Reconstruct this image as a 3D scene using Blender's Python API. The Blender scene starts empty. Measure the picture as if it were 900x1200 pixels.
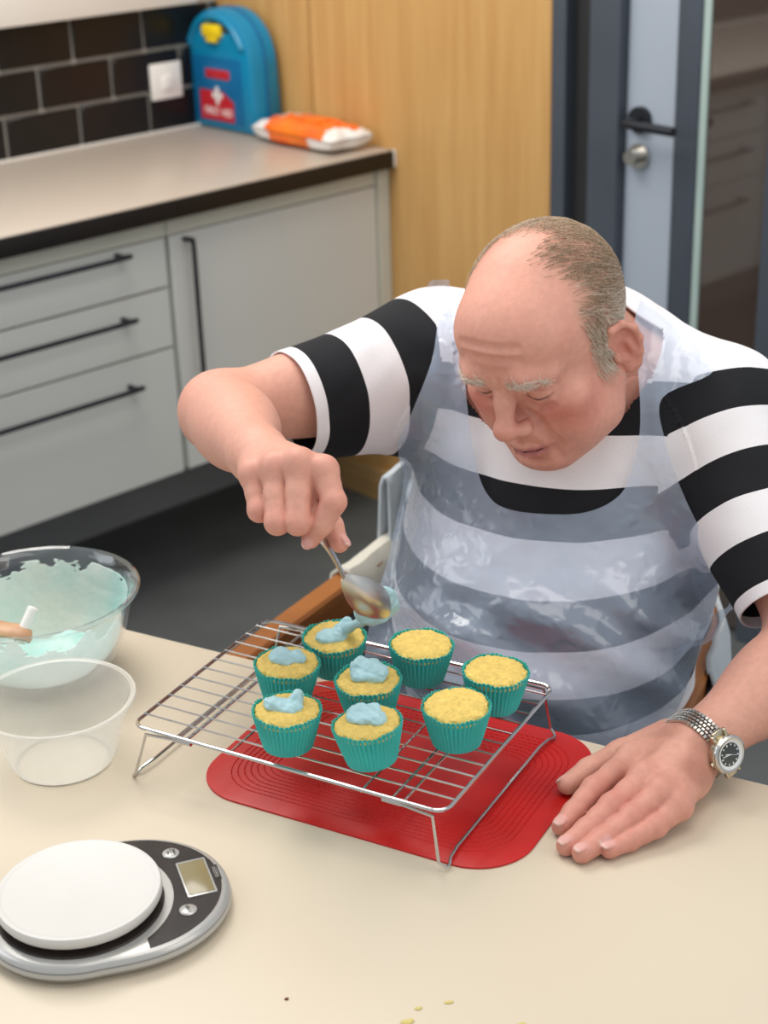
import bpy, bmesh, math, random
import numpy as np
from mathutils import Vector, Matrix
random.seed(7)
rng = np.random.default_rng(11)
scene = bpy.context.scene
C = scene.collection
PI = math.pi

# ------------------------------------------------------------------ camera
PITCH, ROLL, CAMH, FPX = 0.4164, -0.0334, 1.6425, 1897.3
_F = Vector((0, math.cos(PITCH), -math.sin(PITCH)))
_R = Vector((1, 0, 0))
_U = Vector((0, math.sin(PITCH), math.cos(PITCH)))
_R2 = math.cos(ROLL) * _R + math.sin(ROLL) * _U
_U2 = -math.sin(ROLL) * _R + math.cos(ROLL) * _U
cam_data = bpy.data.cameras.new('camera')
cam = bpy.data.objects.new('camera', cam_data)
C.objects.link(cam)
cam.matrix_world = Matrix(((_R2.x, _U2.x, -_F.x, 0), (_R2.y, _U2.y, -_F.y, 0),
                           (_R2.z, _U2.z, -_F.z, CAMH), (0, 0, 0, 1)))
cam_data.sensor_fit = 'VERTICAL'
cam_data.sensor_height = 36.0
cam_data.lens = FPX * 36.0 / 1200.0
cam_data.clip_start = 0.05
cam_data.dof.use_dof = True
cam_data.dof.focus_distance = 1.58
cam_data.dof.aperture_fstop = 5.6
scene.camera = cam

# ------------------------------------------------------------------ world, lights, exposure
world = bpy.data.worlds.new('daylight')
scene.world = world
world.use_nodes = True
bg = world.node_tree.nodes['Background']
bg.inputs[0].default_value = (0.86, 0.93, 1.0, 1)
bg.inputs[1].default_value = 0.62


def area(name, loc, target, sx, sy, power, col):
    d = bpy.data.lights.new(name, 'AREA')
    d.shape = 'RECTANGLE'
    d.size, d.size_y = sx, sy
    d.energy = power
    d.color = col
    o = bpy.data.objects.new(name, d)
    C.objects.link(o)
    o.location = loc
    o.rotation_euler = (Vector(target) - Vector(loc)).to_track_quat('-Z', 'Y').to_euler()
    return o


area('window_light', (-2.5, 2.0, 2.1), (0.1, 1.7, 0.9), 2.2, 1.6, 32, (0.88, 0.94, 1.0))
area('ceiling_light', (0.3, 1.2, 2.75), (0.3, 1.3, 0.7), 1.2, 1.2, 13, (1.0, 0.94, 0.86))
area('kitchen_fill_light', (-0.7, 2.6, 2.75), (-0.5, 2.9, 0.4), 1.2, 1.2, 42, (1.0, 0.96, 0.90))  # added fill that brightens the kitchen side, not a known fitting
area('back_window_light', (1.9, 0.2, 2.3), (0.3, 1.7, 0.9), 1.6, 1.2, 14, (1.0, 0.95, 0.88))
vs = scene.view_settings
vs.view_transform = 'Standard'
vs.look = 'None'
vs.gamma = 1.0
vs.exposure = 0.0
vs.use_curve_mapping = False


# ------------------------------------------------------------------ materials
def srgb(r, g, b):
    def f(c):
        c /= 255.0
        return c / 12.92 if c <= 0.04045 else ((c + 0.055) / 1.055) ** 2.4
    return (f(r), f(g), f(b), 1.0)


def mat(name, col, rough=0.5, metal=0.0, var=0.0, vscale=8.0, bump=0.0, bscale=60.0, spec=0.5,
        attr=None, stretch=None, col2=None, coat=0.0, sss=0.0, trans=0.0, ior=1.45, alpha=1.0):
    m = bpy.data.materials.new(name)
    m.use_nodes = True
    nt = m.node_tree
    b = nt.nodes['Principled BSDF']
    b.inputs['Base Color'].default_value = col
    b.inputs['Roughness'].default_value = rough
    b.inputs['Metallic'].default_value = metal
    b.inputs['Specular IOR Level'].default_value = spec
    b.inputs['Coat Weight'].default_value = coat
    b.inputs['Coat Roughness'].default_value = 0.15
    b.inputs['IOR'].default_value = ior
    b.inputs['Transmission Weight'].default_value = trans
    b.inputs['Alpha'].default_value = alpha
    if sss:
        b.inputs['Subsurface Weight'].default_value = sss
        b.inputs['Subsurface Radius'].default_value = (0.012, 0.005, 0.003)
        b.inputs['Subsurface Scale'].default_value = 1.0
    tc = nt.nodes.new('ShaderNodeTexCoord')
    src = tc.outputs['Object']
    if stretch:
        mp = nt.nodes.new('ShaderNodeMapping')
        mp.inputs['Scale'].default_value = stretch
        nt.links.new(src, mp.inputs['Vector'])
        src = mp.outputs['Vector']
    base = None
    if attr:
        a = nt.nodes.new('ShaderNodeAttribute')
        a.attribute_name = attr
        base = a.outputs['Color']
    if var > 0 or col2:
        n = nt.nodes.new('ShaderNodeTexNoise')
        n.inputs['Scale'].default_value = vscale
        n.inputs['Detail'].default_value = 5
        nt.links.new(src, n.inputs['Vector'])
        r = nt.nodes.new('ShaderNodeValToRGB')
        r.color_ramp.elements[0].position = 0.32
        r.color_ramp.elements[1].position = 0.68
        if col2:
            r.color_ramp.elements[0].color = col
            r.color_ramp.elements[1].color = col2
        else:
            r.color_ramp.elements[0].color = (1 - var, 1 - var, 1 - var, 1)
            r.color_ramp.elements[1].color = (1, 1, 1, 1)
        nt.links.new(n.outputs['Fac'], r.inputs['Fac'])
        if col2:
            nt.links.new(r.outputs['Color'], b.inputs['Base Color'])
        else:
            mx = nt.nodes.new('ShaderNodeMix')
            mx.data_type = 'RGBA'
            mx.blend_type = 'MULTIPLY'
            mx.inputs[0].default_value = 1.0
            if base is not None:
                nt.links.new(base, mx.inputs[6])
            else:
                mx.inputs[6].default_value = col
            nt.links.new(r.outputs['Color'], mx.inputs[7])
            nt.links.new(mx.outputs[2], b.inputs['Base Color'])
    elif base is not None:
        nt.links.new(base, b.inputs['Base Color'])
    if bump > 0:
        n2 = nt.nodes.new('ShaderNodeTexNoise')
        n2.inputs['Scale'].default_value = bscale
        n2.inputs['Detail'].default_value = 4
        nt.links.new(src, n2.inputs['Vector'])
        bp = nt.nodes.new('ShaderNodeBump')
        bp.inputs['Strength'].default_value = bump
        bp.inputs['Distance'].default_value = 0.002
        nt.links.new(n2.outputs['Fac'], bp.inputs['Height'])
        nt.links.new(bp.outputs['Normal'], b.inputs['Normal'])
    return m


def wood(name, c1, c2, rough=0.45, scale=3.0, stretch=(14, 14, 0.8)):
    m = mat(name, c1, rough, col2=c2, vscale=scale, stretch=stretch)
    return m


M = {}
M['tile'] = mat('black_glazed_tile', srgb(22, 20, 20), 0.3, var=0.25, vscale=5)
M['grout'] = mat('pale_grey_grout', srgb(196, 190, 180), 0.8, var=0.12, vscale=60)
M['cabinet'] = mat('off_white_cabinet_lacquer', srgb(212, 213, 208), 0.35, var=0.03, vscale=3)
M['carcass'] = mat('cabinet_carcass', srgb(205, 204, 190), 0.5, var=0.05)
M['plinth'] = mat('grey_plinth', srgb(140, 142, 144), 0.6, var=0.08)
M['worktop'] = mat('speckled_greige_worktop', srgb(190, 178, 165), 0.32, var=0.10, vscale=220)
M['worktop_edge'] = mat('black_worktop_edge', srgb(26, 22, 20), 0.45, var=0.2, vscale=30)
M['white_plastic'] = mat('white_plastic', srgb(235, 232, 226), 0.3, var=0.03)
M['black_metal'] = mat('black_bar_handle', srgb(42, 44, 50), 0.35, 0.4, var=0.1)
M['oak'] = wood('oak_veneer', srgb(204, 160, 100), srgb(190, 143, 84))
M['oak_edge'] = wood('oak_edge_band', srgb(150, 98, 42), srgb(128, 80, 32))
M['oak_skirt'] = wood('oak_skirting', srgb(186, 150, 100), srgb(160, 124, 78), stretch=(14, 0.8, 14))
M['floor'] = mat('dark_grey_vinyl_floor', srgb(90, 93, 93), 0.55, var=0.18, vscale=7, bump=0.05, bscale=300)
M['table'] = mat('cream_laminate_tabletop', srgb(212, 198, 176), 0.28, var=0.02, vscale=4)
M['table_edge'] = mat('pale_table_edging', srgb(214, 202, 184), 0.4, var=0.04)
M['frame'] = mat('anthracite_frame', srgb(70, 76, 86), 0.45, var=0.1)
M['frame_dark'] = mat('dark_door_recess', srgb(42, 42, 42), 0.6, var=0.1)
M['door_panel'] = mat('pale_grey_door_leaf', srgb(164, 172, 184), 0.45, var=0.03)
M['brown_dark'] = mat('dark_brown_light_block', srgb(92, 72, 62), 0.7, var=0.1)  # dark brown for the added walls behind the door glass
M['chrome'] = mat('polished_wire', (0.62, 0.60, 0.58, 1), 0.16, 1.0, var=0.08, vscale=60)
M['spoon_steel'] = mat('worn_spoon_steel', (0.66, 0.64, 0.61, 1), 0.32, 1.0, var=0.12, vscale=60)
M['steel'] = mat('brushed_steel', (0.62, 0.60, 0.56, 1), 0.24, 1.0, var=0.1, vscale=40)
M['teal'] = mat('teal_paper_case', srgb(58, 192, 184), 0.55, var=0.14, vscale=30)
M['sponge'] = mat('yellow_sponge', srgb(236, 204, 112), 0.85, var=0.22, vscale=160, bump=0.9, bscale=420)
M['icing'] = mat('pale_blue_buttercream', srgb(174, 212, 218), 0.42, var=0.08, vscale=50, bump=0.35, bscale=160)
M['icing_bowl'] = mat('mint_blue_buttercream', srgb(156, 216, 208), 0.5, col2=srgb(212, 228, 216), vscale=14, bump=0.5, bscale=70)
_ib = M['icing_bowl'].node_tree.nodes['Principled BSDF']
_ib.inputs['Subsurface Weight'].default_value = 0.6
_ib.inputs['Subsurface Radius'].default_value = (0.02, 0.024, 0.024)
_ib.inputs['Subsurface Scale'].default_value = 1.0
M['red'] = mat('red_silicone_mat', srgb(194, 22, 18), 0.42, var=0.08, vscale=20)
M['scale_plate'] = mat('white_weighing_plate', srgb(212, 209, 204), 0.4, var=0.03, vscale=20)
M['scale_body'] = mat('silver_grey_plastic', srgb(186, 184, 180), 0.28, 0.35, var=0.05)
M['scale_panel'] = mat('black_control_panel', srgb(52, 44, 40), 0.2, var=0.35, vscale=40)
M['lcd'] = mat('greenish_lcd', srgb(138, 126, 92), 0.2, var=0.05)
M['fa_blue'] = mat('turquoise_plastic_case', srgb(10, 130, 172), 0.35, var=0.1, vscale=12)
M['fa_dark'] = mat('darker_turquoise_plastic', srgb(8, 100, 150), 0.4, var=0.1, vscale=12)
M['yellow'] = mat('yellow_catch', srgb(240, 206, 30), 0.4, var=0.06)
M['fa_red'] = mat('red_label', srgb(190, 32, 44), 0.5, var=0.06)
M['white'] = mat('white_print', srgb(238, 236, 232), 0.5)
M['ink'] = mat('dark_print', srgb(52, 48, 46), 0.5)
M['orange'] = mat('orange_film', srgb(246, 130, 36), 0.3, col2=srgb(238, 96, 40), vscale=14)
M['white_film'] = mat('white_film', srgb(238, 234, 230), 0.3, var=0.08, vscale=20)
M['chair_wood'] = wood('brown_bentwood', srgb(168, 102, 44), srgb(140, 80, 32), 0.38, stretch=(3, 3, 14))
M['seat'] = mat('grey_upholstery', srgb(112, 116, 118), 0.9, var=0.1, bump=0.3, bscale=400)
M['jacket'] = mat('cream_jacket_fabric', srgb(214, 208, 194), 0.85, var=0.07, vscale=20, bump=0.25, bscale=350)
M['jacket_grey'] = mat('pale_grey_lining', srgb(190, 196, 200), 0.8, var=0.06, vscale=20)
M['trousers'] = mat('grey_trousers', srgb(120, 126, 134), 0.9, var=0.1, vscale=30, bump=0.3, bscale=500)
M['hair'] = mat('grey_white_hair', srgb(206, 190, 172), 0.6, col2=srgb(242, 230, 214), vscale=400)
M['hair_brown'] = mat('faded_brown_hair', srgb(150, 124, 98), 0.5, col2=srgb(206, 184, 158), vscale=400)
M['spatula_wood'] = wood('spatula_wood', srgb(202, 160, 124), srgb(180, 134, 100))
M['dial'] = mat('dark_green_watch_dial', srgb(40, 46, 38), 0.25, var=0.15, vscale=200)
M['gold'] = mat('warm_steel_bezel', (0.60, 0.53, 0.40, 1), 0.25, 1.0, var=0.08, vscale=100)
M['crumb'] = mat('dark_crumb', srgb(110, 50, 40), 0.8)
M['smear'] = mat('yellow_crumb', srgb(214, 196, 120), 0.7, var=0.1)


def glass_mat(name, col, rough=0.0, ior=1.47):
    return mat(name, col, rough, trans=1.0, ior=ior)




def film_mat(name, col, opac, rough, gloss, bump=0.0, bscale=40.0, tl=0.3):
    """thin plastic film: part see-through, part scattering, with a sheen"""
    m = bpy.data.materials.new(name)
    m.use_nodes = True
    nt = m.node_tree
    for n in list(nt.nodes):
        if n.type != 'OUTPUT_MATERIAL':
            nt.nodes.remove(n)
    out = [n for n in nt.nodes if n.type == 'OUTPUT_MATERIAL'][0]
    tr = nt.nodes.new('ShaderNodeBsdfTransparent')
    tr.inputs[0].default_value = (0.97, 0.985, 1.0, 1)
    df = nt.nodes.new('ShaderNodeBsdfDiffuse')
    df.inputs[0].default_value = col
    tlu = nt.nodes.new('ShaderNodeBsdfTranslucent')
    tlu.inputs[0].default_value = col
    gl = nt.nodes.new('ShaderNodeBsdfGlossy')
    gl.inputs['Roughness'].default_value = rough
    gl.inputs[0].default_value = (1, 1, 1, 1)
    m1 = nt.nodes.new('ShaderNodeMixShader')
    m1.inputs[0].default_value = tl
    m2 = nt.nodes.new('ShaderNodeMixShader')
    m3 = nt.nodes.new('ShaderNodeMixShader')
    nt.links.new(df.outputs[0], m1.inputs[1])
    nt.links.new(tlu.outputs[0], m1.inputs[2])
    tc = nt.nodes.new('ShaderNodeTexCoord')
    nz = nt.nodes.new('ShaderNodeTexNoise')
    nz.inputs['Scale'].default_value = 9.0
    nz.inputs['Detail'].default_value = 4
    nt.links.new(tc.outputs['Object'], nz.inputs['Vector'])
    mr = nt.nodes.new('ShaderNodeMapRange')
    mr.inputs['To Min'].default_value = max(0.0, opac - 0.05)
    mr.inputs['To Max'].default_value = min(1.0, opac + 0.05)
    mr.inputs['From Min'].default_value = 0.35
    mr.inputs['From Max'].default_value = 0.65
    nt.links.new(nz.outputs['Fac'], mr.inputs['Value'])
    nt.links.new(mr.outputs['Result'], m2.inputs[0])
    nt.links.new(tr.outputs[0], m2.inputs[1])
    nt.links.new(m1.outputs[0], m2.inputs[2])
    fr = nt.nodes.new('ShaderNodeLayerWeight')
    fr.inputs['Blend'].default_value = 0.5
    pw = nt.nodes.new('ShaderNodeMath')
    pw.operation = 'POWER'
    pw.inputs[1].default_value = 4.0
    nt.links.new(fr.outputs['Facing'], pw.inputs[0])
    ad = nt.nodes.new('ShaderNodeMath')
    ad.operation = 'MULTIPLY_ADD'
    ad.inputs[1].default_value = 0.8
    ad.inputs[2].default_value = 0.04
    nt.links.new(pw.outputs[0], ad.inputs[0])
    ml = nt.nodes.new('ShaderNodeMath')
    ml.operation = 'MULTIPLY'
    ml.use_clamp = True
    ml.inputs[1].default_value = gloss
    nt.links.new(ad.outputs[0], ml.inputs[0])
    nt.links.new(ml.outputs[0], m3.inputs[0])
    nt.links.new(m2.outputs[0], m3.inputs[1])
    nt.links.new(gl.outputs[0], m3.inputs[2])
    nt.links.new(m3.outputs[0], out.inputs[0])
    if bump:
        n2 = nt.nodes.new('ShaderNodeTexNoise')
        n2.inputs['Scale'].default_value = bscale
        n2.noise_type = 'RIDGED_MULTIFRACTAL'
        n2.inputs['Detail'].default_value = 2
        n2.inputs['Distortion'].default_value = 0.3
        nt.links.new(tc.outputs['Object'], n2.inputs['Vector'])
        bp = nt.nodes.new('ShaderNodeBump')
        bp.inputs['Strength'].default_value = bump
        bp.inputs['Distance'].default_value = 0.004
        nt.links.new(n2.outputs['Fac'], bp.inputs['Height'])
        for s in (df, gl, tlu):
            nt.links.new(bp.outputs['Normal'], s.inputs['Normal'])
        nt.links.new(bp.outputs['Normal'], fr.inputs['Normal'])
    return m


M['apron'] = film_mat('clear_white_polythene', srgb(206, 222, 246), 0.37, 0.18, 1.4, 0.6, 60, tl=0.10)
M['bowl_film'] = film_mat('frosted_polypropylene', srgb(246, 243, 234), 0.44, 0.2, 0.7, 0.0, tl=0.3)


M['lens'] = film_mat('watch_crystal', srgb(240, 240, 240), 0.0, 0.05, 0.35)


M['glass'] = film_mat('clear_bowl_glass', srgb(225, 238, 236), 0.02, 0.02, 1.3)


def pane_mat():
    m = bpy.data.materials.new('door_glass')
    m.use_nodes = True
    nt = m.node_tree
    b = nt.nodes['Principled BSDF']
    b.inputs['Base Color'].default_value = (0.075, 0.052, 0.042, 1)
    b.inputs['Roughness'].default_value = 0.04
    b.inputs['Transmission Weight'].default_value = 0.2
    b.inputs['IOR'].default_value = 2.1
    return m


M['pane'] = pane_mat()
M['glass_edge'] = mat('greenish_glass_edge', srgb(172, 190, 184), 0.2, var=0.05)


# ------------------------------------------------------------------ mesh helpers
class MB:
    def __init__(self):
        self.v = []
        self.f = []

    def add(self, vs_, fs_):
        o = len(self.v)
        self.v += [tuple(p) for p in vs_]
        self.f += [tuple(i + o for i in f) for f in fs_]
        return self

    def box(self, lo, hi, bev=0.0, seg=2):
        bm = bmesh.new()
        bmesh.ops.create_cube(bm, size=1.0)
        lo, hi = Vector(lo), Vector(hi)
        for v in bm.verts:
            v.co = Vector([lo[i] + (v.co[i] + 0.5) * (hi[i] - lo[i]) for i in range(3)])
        if bev > 0:
            bmesh.ops.bevel(bm, geom=bm.edges[:], offset=bev, segments=seg, profile=0.5, affect='EDGES')
        bm.verts.index_update()
        self.add([v.co for v in bm.verts], [[v.index for v in f.verts] for f in bm.faces])
        bm.free()
        return self

    def tube(self, pts, r, seg=8, closed=False, caps=True, flat=None):
        """sweep; r number or list; flat=(sx, sy) squashes the section"""
        P = [Vector(p) for p in pts]
        n = len(P)
        rs = r if hasattr(r, '__len__') else [r] * n
        T = []
        for i in range(n):
            a = P[(i - 1) % n] if (closed or i > 0) else P[i]
            b = P[(i + 1) % n] if (closed or i < n - 1) else P[i]
            T.append((b - a).normalized())
        up = Vector((0, 0, 1))
        if abs(T[0].dot(up)) > 0.95:
            up = Vector((1, 0, 0))
        N = (up - T[0] * up.dot(T[0])).normalized()
        vs_, fs_ = [], []
        for i in range(n):
            N = (N - T[i] * N.dot(T[i])).normalized()
            B = T[i].cross(N)
            for k in range(seg):
                a = 2 * PI * k / seg
                sx, sy = flat if flat else (1, 1)
                vs_.append(P[i] + N * (math.cos(a) * rs[i] * sx) + B * (math.sin(a) * rs[i] * sy))
        m = n if closed else n - 1
        for i in range(m):
            j = (i + 1) % n
            for k in range(seg):
                k2 = (k + 1) % seg
                fs_.append((i * seg + k, i * seg + k2, j * seg + k2, j * seg + k))
        if caps and not closed:
            fs_.append(tuple(range(seg))[::-1])
            fs_.append(tuple((n - 1) * seg + k for k in range(seg)))
        return self.add(vs_, fs_)

    def lathe(self, prof, seg=48, c=(0, 0, 0), fn=None, caps=True):
        vs_, fs_ = [], []
        n = len(prof)
        for i, (r, z) in enumerate(prof):
            for k in range(seg):
                a = 2 * PI * k / seg
                rr, zz = (r, z) if fn is None else fn(r, z, a, i)
                vs_.append((c[0] + rr * math.cos(a), c[1] + rr * math.sin(a), c[2] + zz))
        for i in range(n - 1):
            for k in range(seg):
                k2 = (k + 1) % seg
                fs_.append((i * seg + k, i * seg + k2, (i + 1) * seg + k2, (i + 1) * seg + k))
        if prof[0][0] > 0 and caps:
            fs_.append(tuple(range(seg))[::-1])
        if prof[-1][0] > 0 and caps:
            fs_.append(tuple((n - 1) * seg + k for k in range(seg)))
        return self.add(vs_, fs_)

    def prism(self, poly, z0, z1, bev=0.0):
        """extruded outline (anticlockwise), optional chamfer at the top"""
        n = len(poly)
        c = np.mean(poly, axis=0)
        rings = [(0.0, z0), (0.0, z1)]
        if bev:
            rings = [(bev, z0), (0.0, z0 + bev), (0.0, z1 - bev), (bev * 0.3, z1 - bev * 0.3), (bev, z1)]
        vs_, fs_ = [], []
        for ins, z in rings:
            for p in poly:
                d = np.array(p) - c
                L = np.linalg.norm(d)
                q = c + d * (L - ins) / L
                vs_.append((q[0], q[1], z))
        for i in range(len(rings) - 1):
            for k in range(n):
                k2 = (k + 1) % n
                fs_.append((i * n + k, i * n + k2, (i + 1) * n + k2, (i + 1) * n + k))
        fs_.append(tuple(range(n))[::-1])
        fs_.append(tuple((len(rings) - 1) * n + k for k in range(n)))
        return self.add(vs_, fs_)

    def mesh(self, name, material, smooth=True):
        me = bpy.data.meshes.new(name)
        me.from_pydata([tuple(map(float, p)) for p in self.v], [], self.f)
        me.materials.append(material)
        if smooth:
            me.shade_smooth()
            try:
                me.set_sharp_from_angle(angle=math.radians(38))
            except Exception:
                pass
        return me


def link(name, me, parent=None, loc=None, rot=None, mw=None):
    o = bpy.data.objects.new(name, me)
    C.objects.link(o)
    if parent is not None:
        o.parent = parent
    if mw is not None:
        o.matrix_world = mw
    if loc is not None:
        o.location = loc
    if rot is not None:
        o.rotation_euler = rot
    return o


def part(name, mb, material, parent, loc=None, rot=None, smooth=True, label=None):
    o = link(name, mb.mesh(name, material, smooth), parent, loc, rot)
    if label:
        o['label'] = label
    return o


def tag(o, label, cat, group=None):
    o['label'] = label
    o['category'] = cat
    if group:
        o['group'] = group
    return o


def thing(name, label, cat, loc=(0, 0, 0), rot=(0, 0, 0), mw=None, group=None):
    o = bpy.data.objects.new(name, None)
    o.empty_display_size = 0.05
    C.objects.link(o)
    o.location = loc
    o.rotation_euler = rot
    if mw is not None:
        o.matrix_world = mw
    return tag(o, label, cat, group)


def struct(name, mb, material, mw=None, smooth=False):
    o = link(name, mb.mesh(name, material, smooth), mw=mw)
    o['kind'] = 'structure'
    return o


def text_mesh(name, s, size, material, parent, mw_local, extrude=0.0003, align='CENTER'):
    cu = bpy.data.curves.new(name, 'FONT')
    cu.body = s
    cu.size = size
    cu.align_x = align
    cu.align_y = 'CENTER'
    cu.extrude = extrude
    tmp = bpy.data.objects.new(name + '_tmp', cu)
    C.objects.link(tmp)
    bpy.context.view_layer.update()
    me = bpy.data.meshes.new_from_object(tmp.evaluated_get(bpy.context.evaluated_depsgraph_get()))
    bpy.data.objects.remove(tmp)
    me.materials.clear()
    me.materials.append(material)
    o = link(name, me, parent)
    o.matrix_local = mw_local
    return o


def smooth_path(pts, n=8, closed=False):
    P = [Vector(p) for p in pts]
    out = []
    m = len(P)
    rngi = range(m if closed else m - 1)
    for i in rngi:
        p0 = P[(i - 1) % m] if (closed or i > 0) else P[i] * 2 - P[i + 1]
        p1 = P[i]
        p2 = P[(i + 1) % m]
        p3 = P[(i + 2) % m] if (closed or i + 2 < m) else p2 * 2 - p1
        for k in range(n):
            t = k / n
            out.append(0.5 * ((2 * p1) + (p2 - p0) * t + (2 * p0 - 5 * p1 + 4 * p2 - p3) * t * t
                              + (3 * p1 - p0 - 3 * p2 + p3) * t ** 3))
    if not closed:
        out.append(P[-1])
    return out


# ------------------------------------------------------------------ the room (kitchen frame: x along the units, y into the tiled wall)
KA = 0.8161
KM = Matrix(((math.sin(KA), -math.cos(KA), 0, -0.7609), (math.cos(KA), math.sin(KA), 0, 3.8227),
             (0, 0, 1, 0), (0, 0, 0, 1)))
XR = 0.535            # plane of the oak wall
ZC = 0.899            # worktop height
struct('floor', MB().box((-4.5, -5.0, -0.05), (1.9, 0.02, 0.0)), M['floor'], KM)
wl = struct('wall_left', MB().box((-4.2, 0.008, 0), (XR + 0.02, 0.12, 2.7)), M['grout'], KM)
tile_w, tile_h, pitch_x, pitch_z = 0.1935, 0.0895, 0.2031, 0.099
tile_me = {}


def tile_mesh(w):
    key = round(w, 4)
    if key not in tile_me:
        tile_me[key] = MB().box((0, -0.004, 0), (w, 0.008, tile_h), 0.002, 1).mesh('tile', M['tile'])
    return tile_me[key]


for row in range(3):
    off = (0.0 if row == 1 else -pitch_x / 2)
    for k in range(-18, 4):
        x0 = off + k * pitch_x + 0.003
        x1 = min(x0 + tile_w, XR - 0.004)
        if x1 - x0 < 0.02:
            continue
        o = link('tile', tile_mesh(x1 - x0), wl)
        o.location = (x0, 0, ZC + 0.004 + row * pitch_z)
# wall cupboard whose white underside shows at the top
wc = thing('wall_cupboard', 'white wall cupboard above the black tiles', 'cupboard', mw=KM @ Matrix.Translation((-0.58, 0, 1.2)))
part('body', MB().box((-1.0, -0.02, 0.0), (1.03, 0.007, 0.7), 0.002), M['cabinet'], wc)
part('light_pelmet', MB().box((-1.0, -0.032, -0.004), (1.03, -0.02, 0.16), 0.002), M['white_plastic'], wc)

# oak panelling at right angles to the tiled wall
wr = struct('wall_right', MB().box((XR + 0.02, -1.10, 0), (XR + 0.1, 0.12, 2.7)), M['oak_edge'], KM)
for y0, y1 in ((-0.338, 0.008), (-1.086, -0.343)):
    o = link('panel', MB().box((XR, y0, 0.0), (XR + 0.021, y1, 2.6), 0.001, 1).mesh('oak_panel', M['oak']), wr)
o = link('edge_band', MB().box((XR - 0.002, -1.102, 0.0), (XR + 0.021, -1.087, 2.6), 0.001, 1).mesh('edge_band', M['oak_edge']), wr)
struct('baseboard_right', MB().box((XR - 0.014, -1.10, 0.0), (XR, -0.02, 0.085), 0.003)
       .box((XR - 0.017, -1.10, 0.0), (XR - 0.003, -0.02, 0.055), 0.003), M['oak_skirt'], KM)
# glazed door set
fr = struct('trim_1', MB().box((XR - 0.02, -1.140, 0), (XR + 0.06, -1.103, 2.4), 0.003)
            .box((XR - 0.025, -1.282, 0), (XR + 0.06, -1.205, 2.4), 0.003)
            .box((XR - 0.005, -1.258, 0), (XR + 0.06, -1.225, 2.4), 0.003), M['frame'], KM)
struct('trim_2', MB().box((XR + 0.01, -1.206, 0), (XR + 0.06, -1.139, 2.4)), M['frame_dark'], KM)
dr = struct('door_1', MB().box((XR, -1.402, 0.01), (XR + 0.045, -1.283, 2.35), 0.002), M['door_panel'], KM)
o = link('stile', MB().box((XR - 0.004, -1.457, 0.01), (XR + 0.045, -1.402, 2.35), 0.003).mesh('stile', M['frame']), dr)
o = link('glass_edge', MB().box((XR + 0.0, -1.474, 0.01), (XR + 0.02, -1.4575, 2.35), 0.001).mesh('glass_edge', M['glass_edge']), dr)
o = link('glass_pane', MB().box((XR + 0.004, -1.625, 0.01), (XR + 0.012, -1.474, 2.35)).mesh('glass_pane', M['pane'], False), dr)
o = link('handle', MB().tube([(XR, -1.321, 1.043), (XR - 0.012, -1.321, 1.043)], 0.026, 24)
         .tube(smooth_path([(XR - 0.01, -1.321, 1.043), (XR - 0.045, -1.323, 1.043), (XR - 0.056, -1.335, 1.043),
                            (XR - 0.056, -1.44, 1.040)], 5), 0.0095, 12).mesh('handle', M['black_metal']), dr)
o['label'] = 'dark lever handle'
o = link('lock', MB().tube([(XR, -1.321, 0.972), (XR - 0.010, -1.321, 0.972)], 0.025, 24)
         .tube([(XR - 0.009, -1.318, 0.972), (XR - 0.032, -1.318, 0.972)], [0.013, 0.015], 16).mesh('lock', M['steel']), dr)
o['label'] = 'round steel thumb turn'
struct('trim_3', MB().box((XR - 0.02, -1.70, 0), (XR + 0.06, -1.625, 2.4), 0.003), M['frame'], KM)
struct('door_2', MB().box((XR, -2.6, 0.01), (XR + 0.045, -1.702, 2.35), 0.002), M['door_panel'], KM)
struct('wall_light_block', MB().box((XR + 1.0, -2.8, 0), (XR + 1.1, 0.1, 2.7)).box((XR + 0.1, -1.0, 0), (XR + 1.0, -0.95, 2.7)),
       M['brown_dark'], KM)  # walls added behind the glass to keep world light from leaking in

# base units
FY = -0.595           # front plane of doors and drawers


def bar_handle(p0, p1, out=0.032, r=0.0055):
    p0, p1 = Vector(p0), Vector(p1)
    d = Vector((0, -out, 0))
    u = (p1 - p0).normalized() * 0.012
    return MB().tube(smooth_path([p0, p0 + d * 0.75, p0 + d + u, (p0 + p1) / 2 + d, p1 + d - u, p1 + d * 0.75, p1], 5), r, 10)


def drawer_unit(x0, x1, label):
    t = thing('drawer_unit', label, 'cabinet', mw=KM @ Matrix.Translation((x0, FY, 0.294)))
    w = x1 - x0
    part('carcass', MB().box((0, 0.02, 0), (w, 0.57, 0.562)).box((0, 0.004, 0.526), (w, 0.02, 0.562)), M['carcass'], t)
    for z0, z1, hz in ((0.0, 0.284, 0.229), (0.289, 0.415, 0.376), (0.420, 0.523, 0.513)):
        d = part('drawer', MB().box((0.003, 0, z0), (w - 0.006, 0.02, z1), 0.0015, 1), M['cabinet'], t)
        hh = min(hz, z1 - 0.012)
        part('handle', bar_handle((0.13, 0.0, hh), (w - 0.13, 0.0, hh)), M['black_metal'], d, label='black bar handle')
    return t


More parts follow.
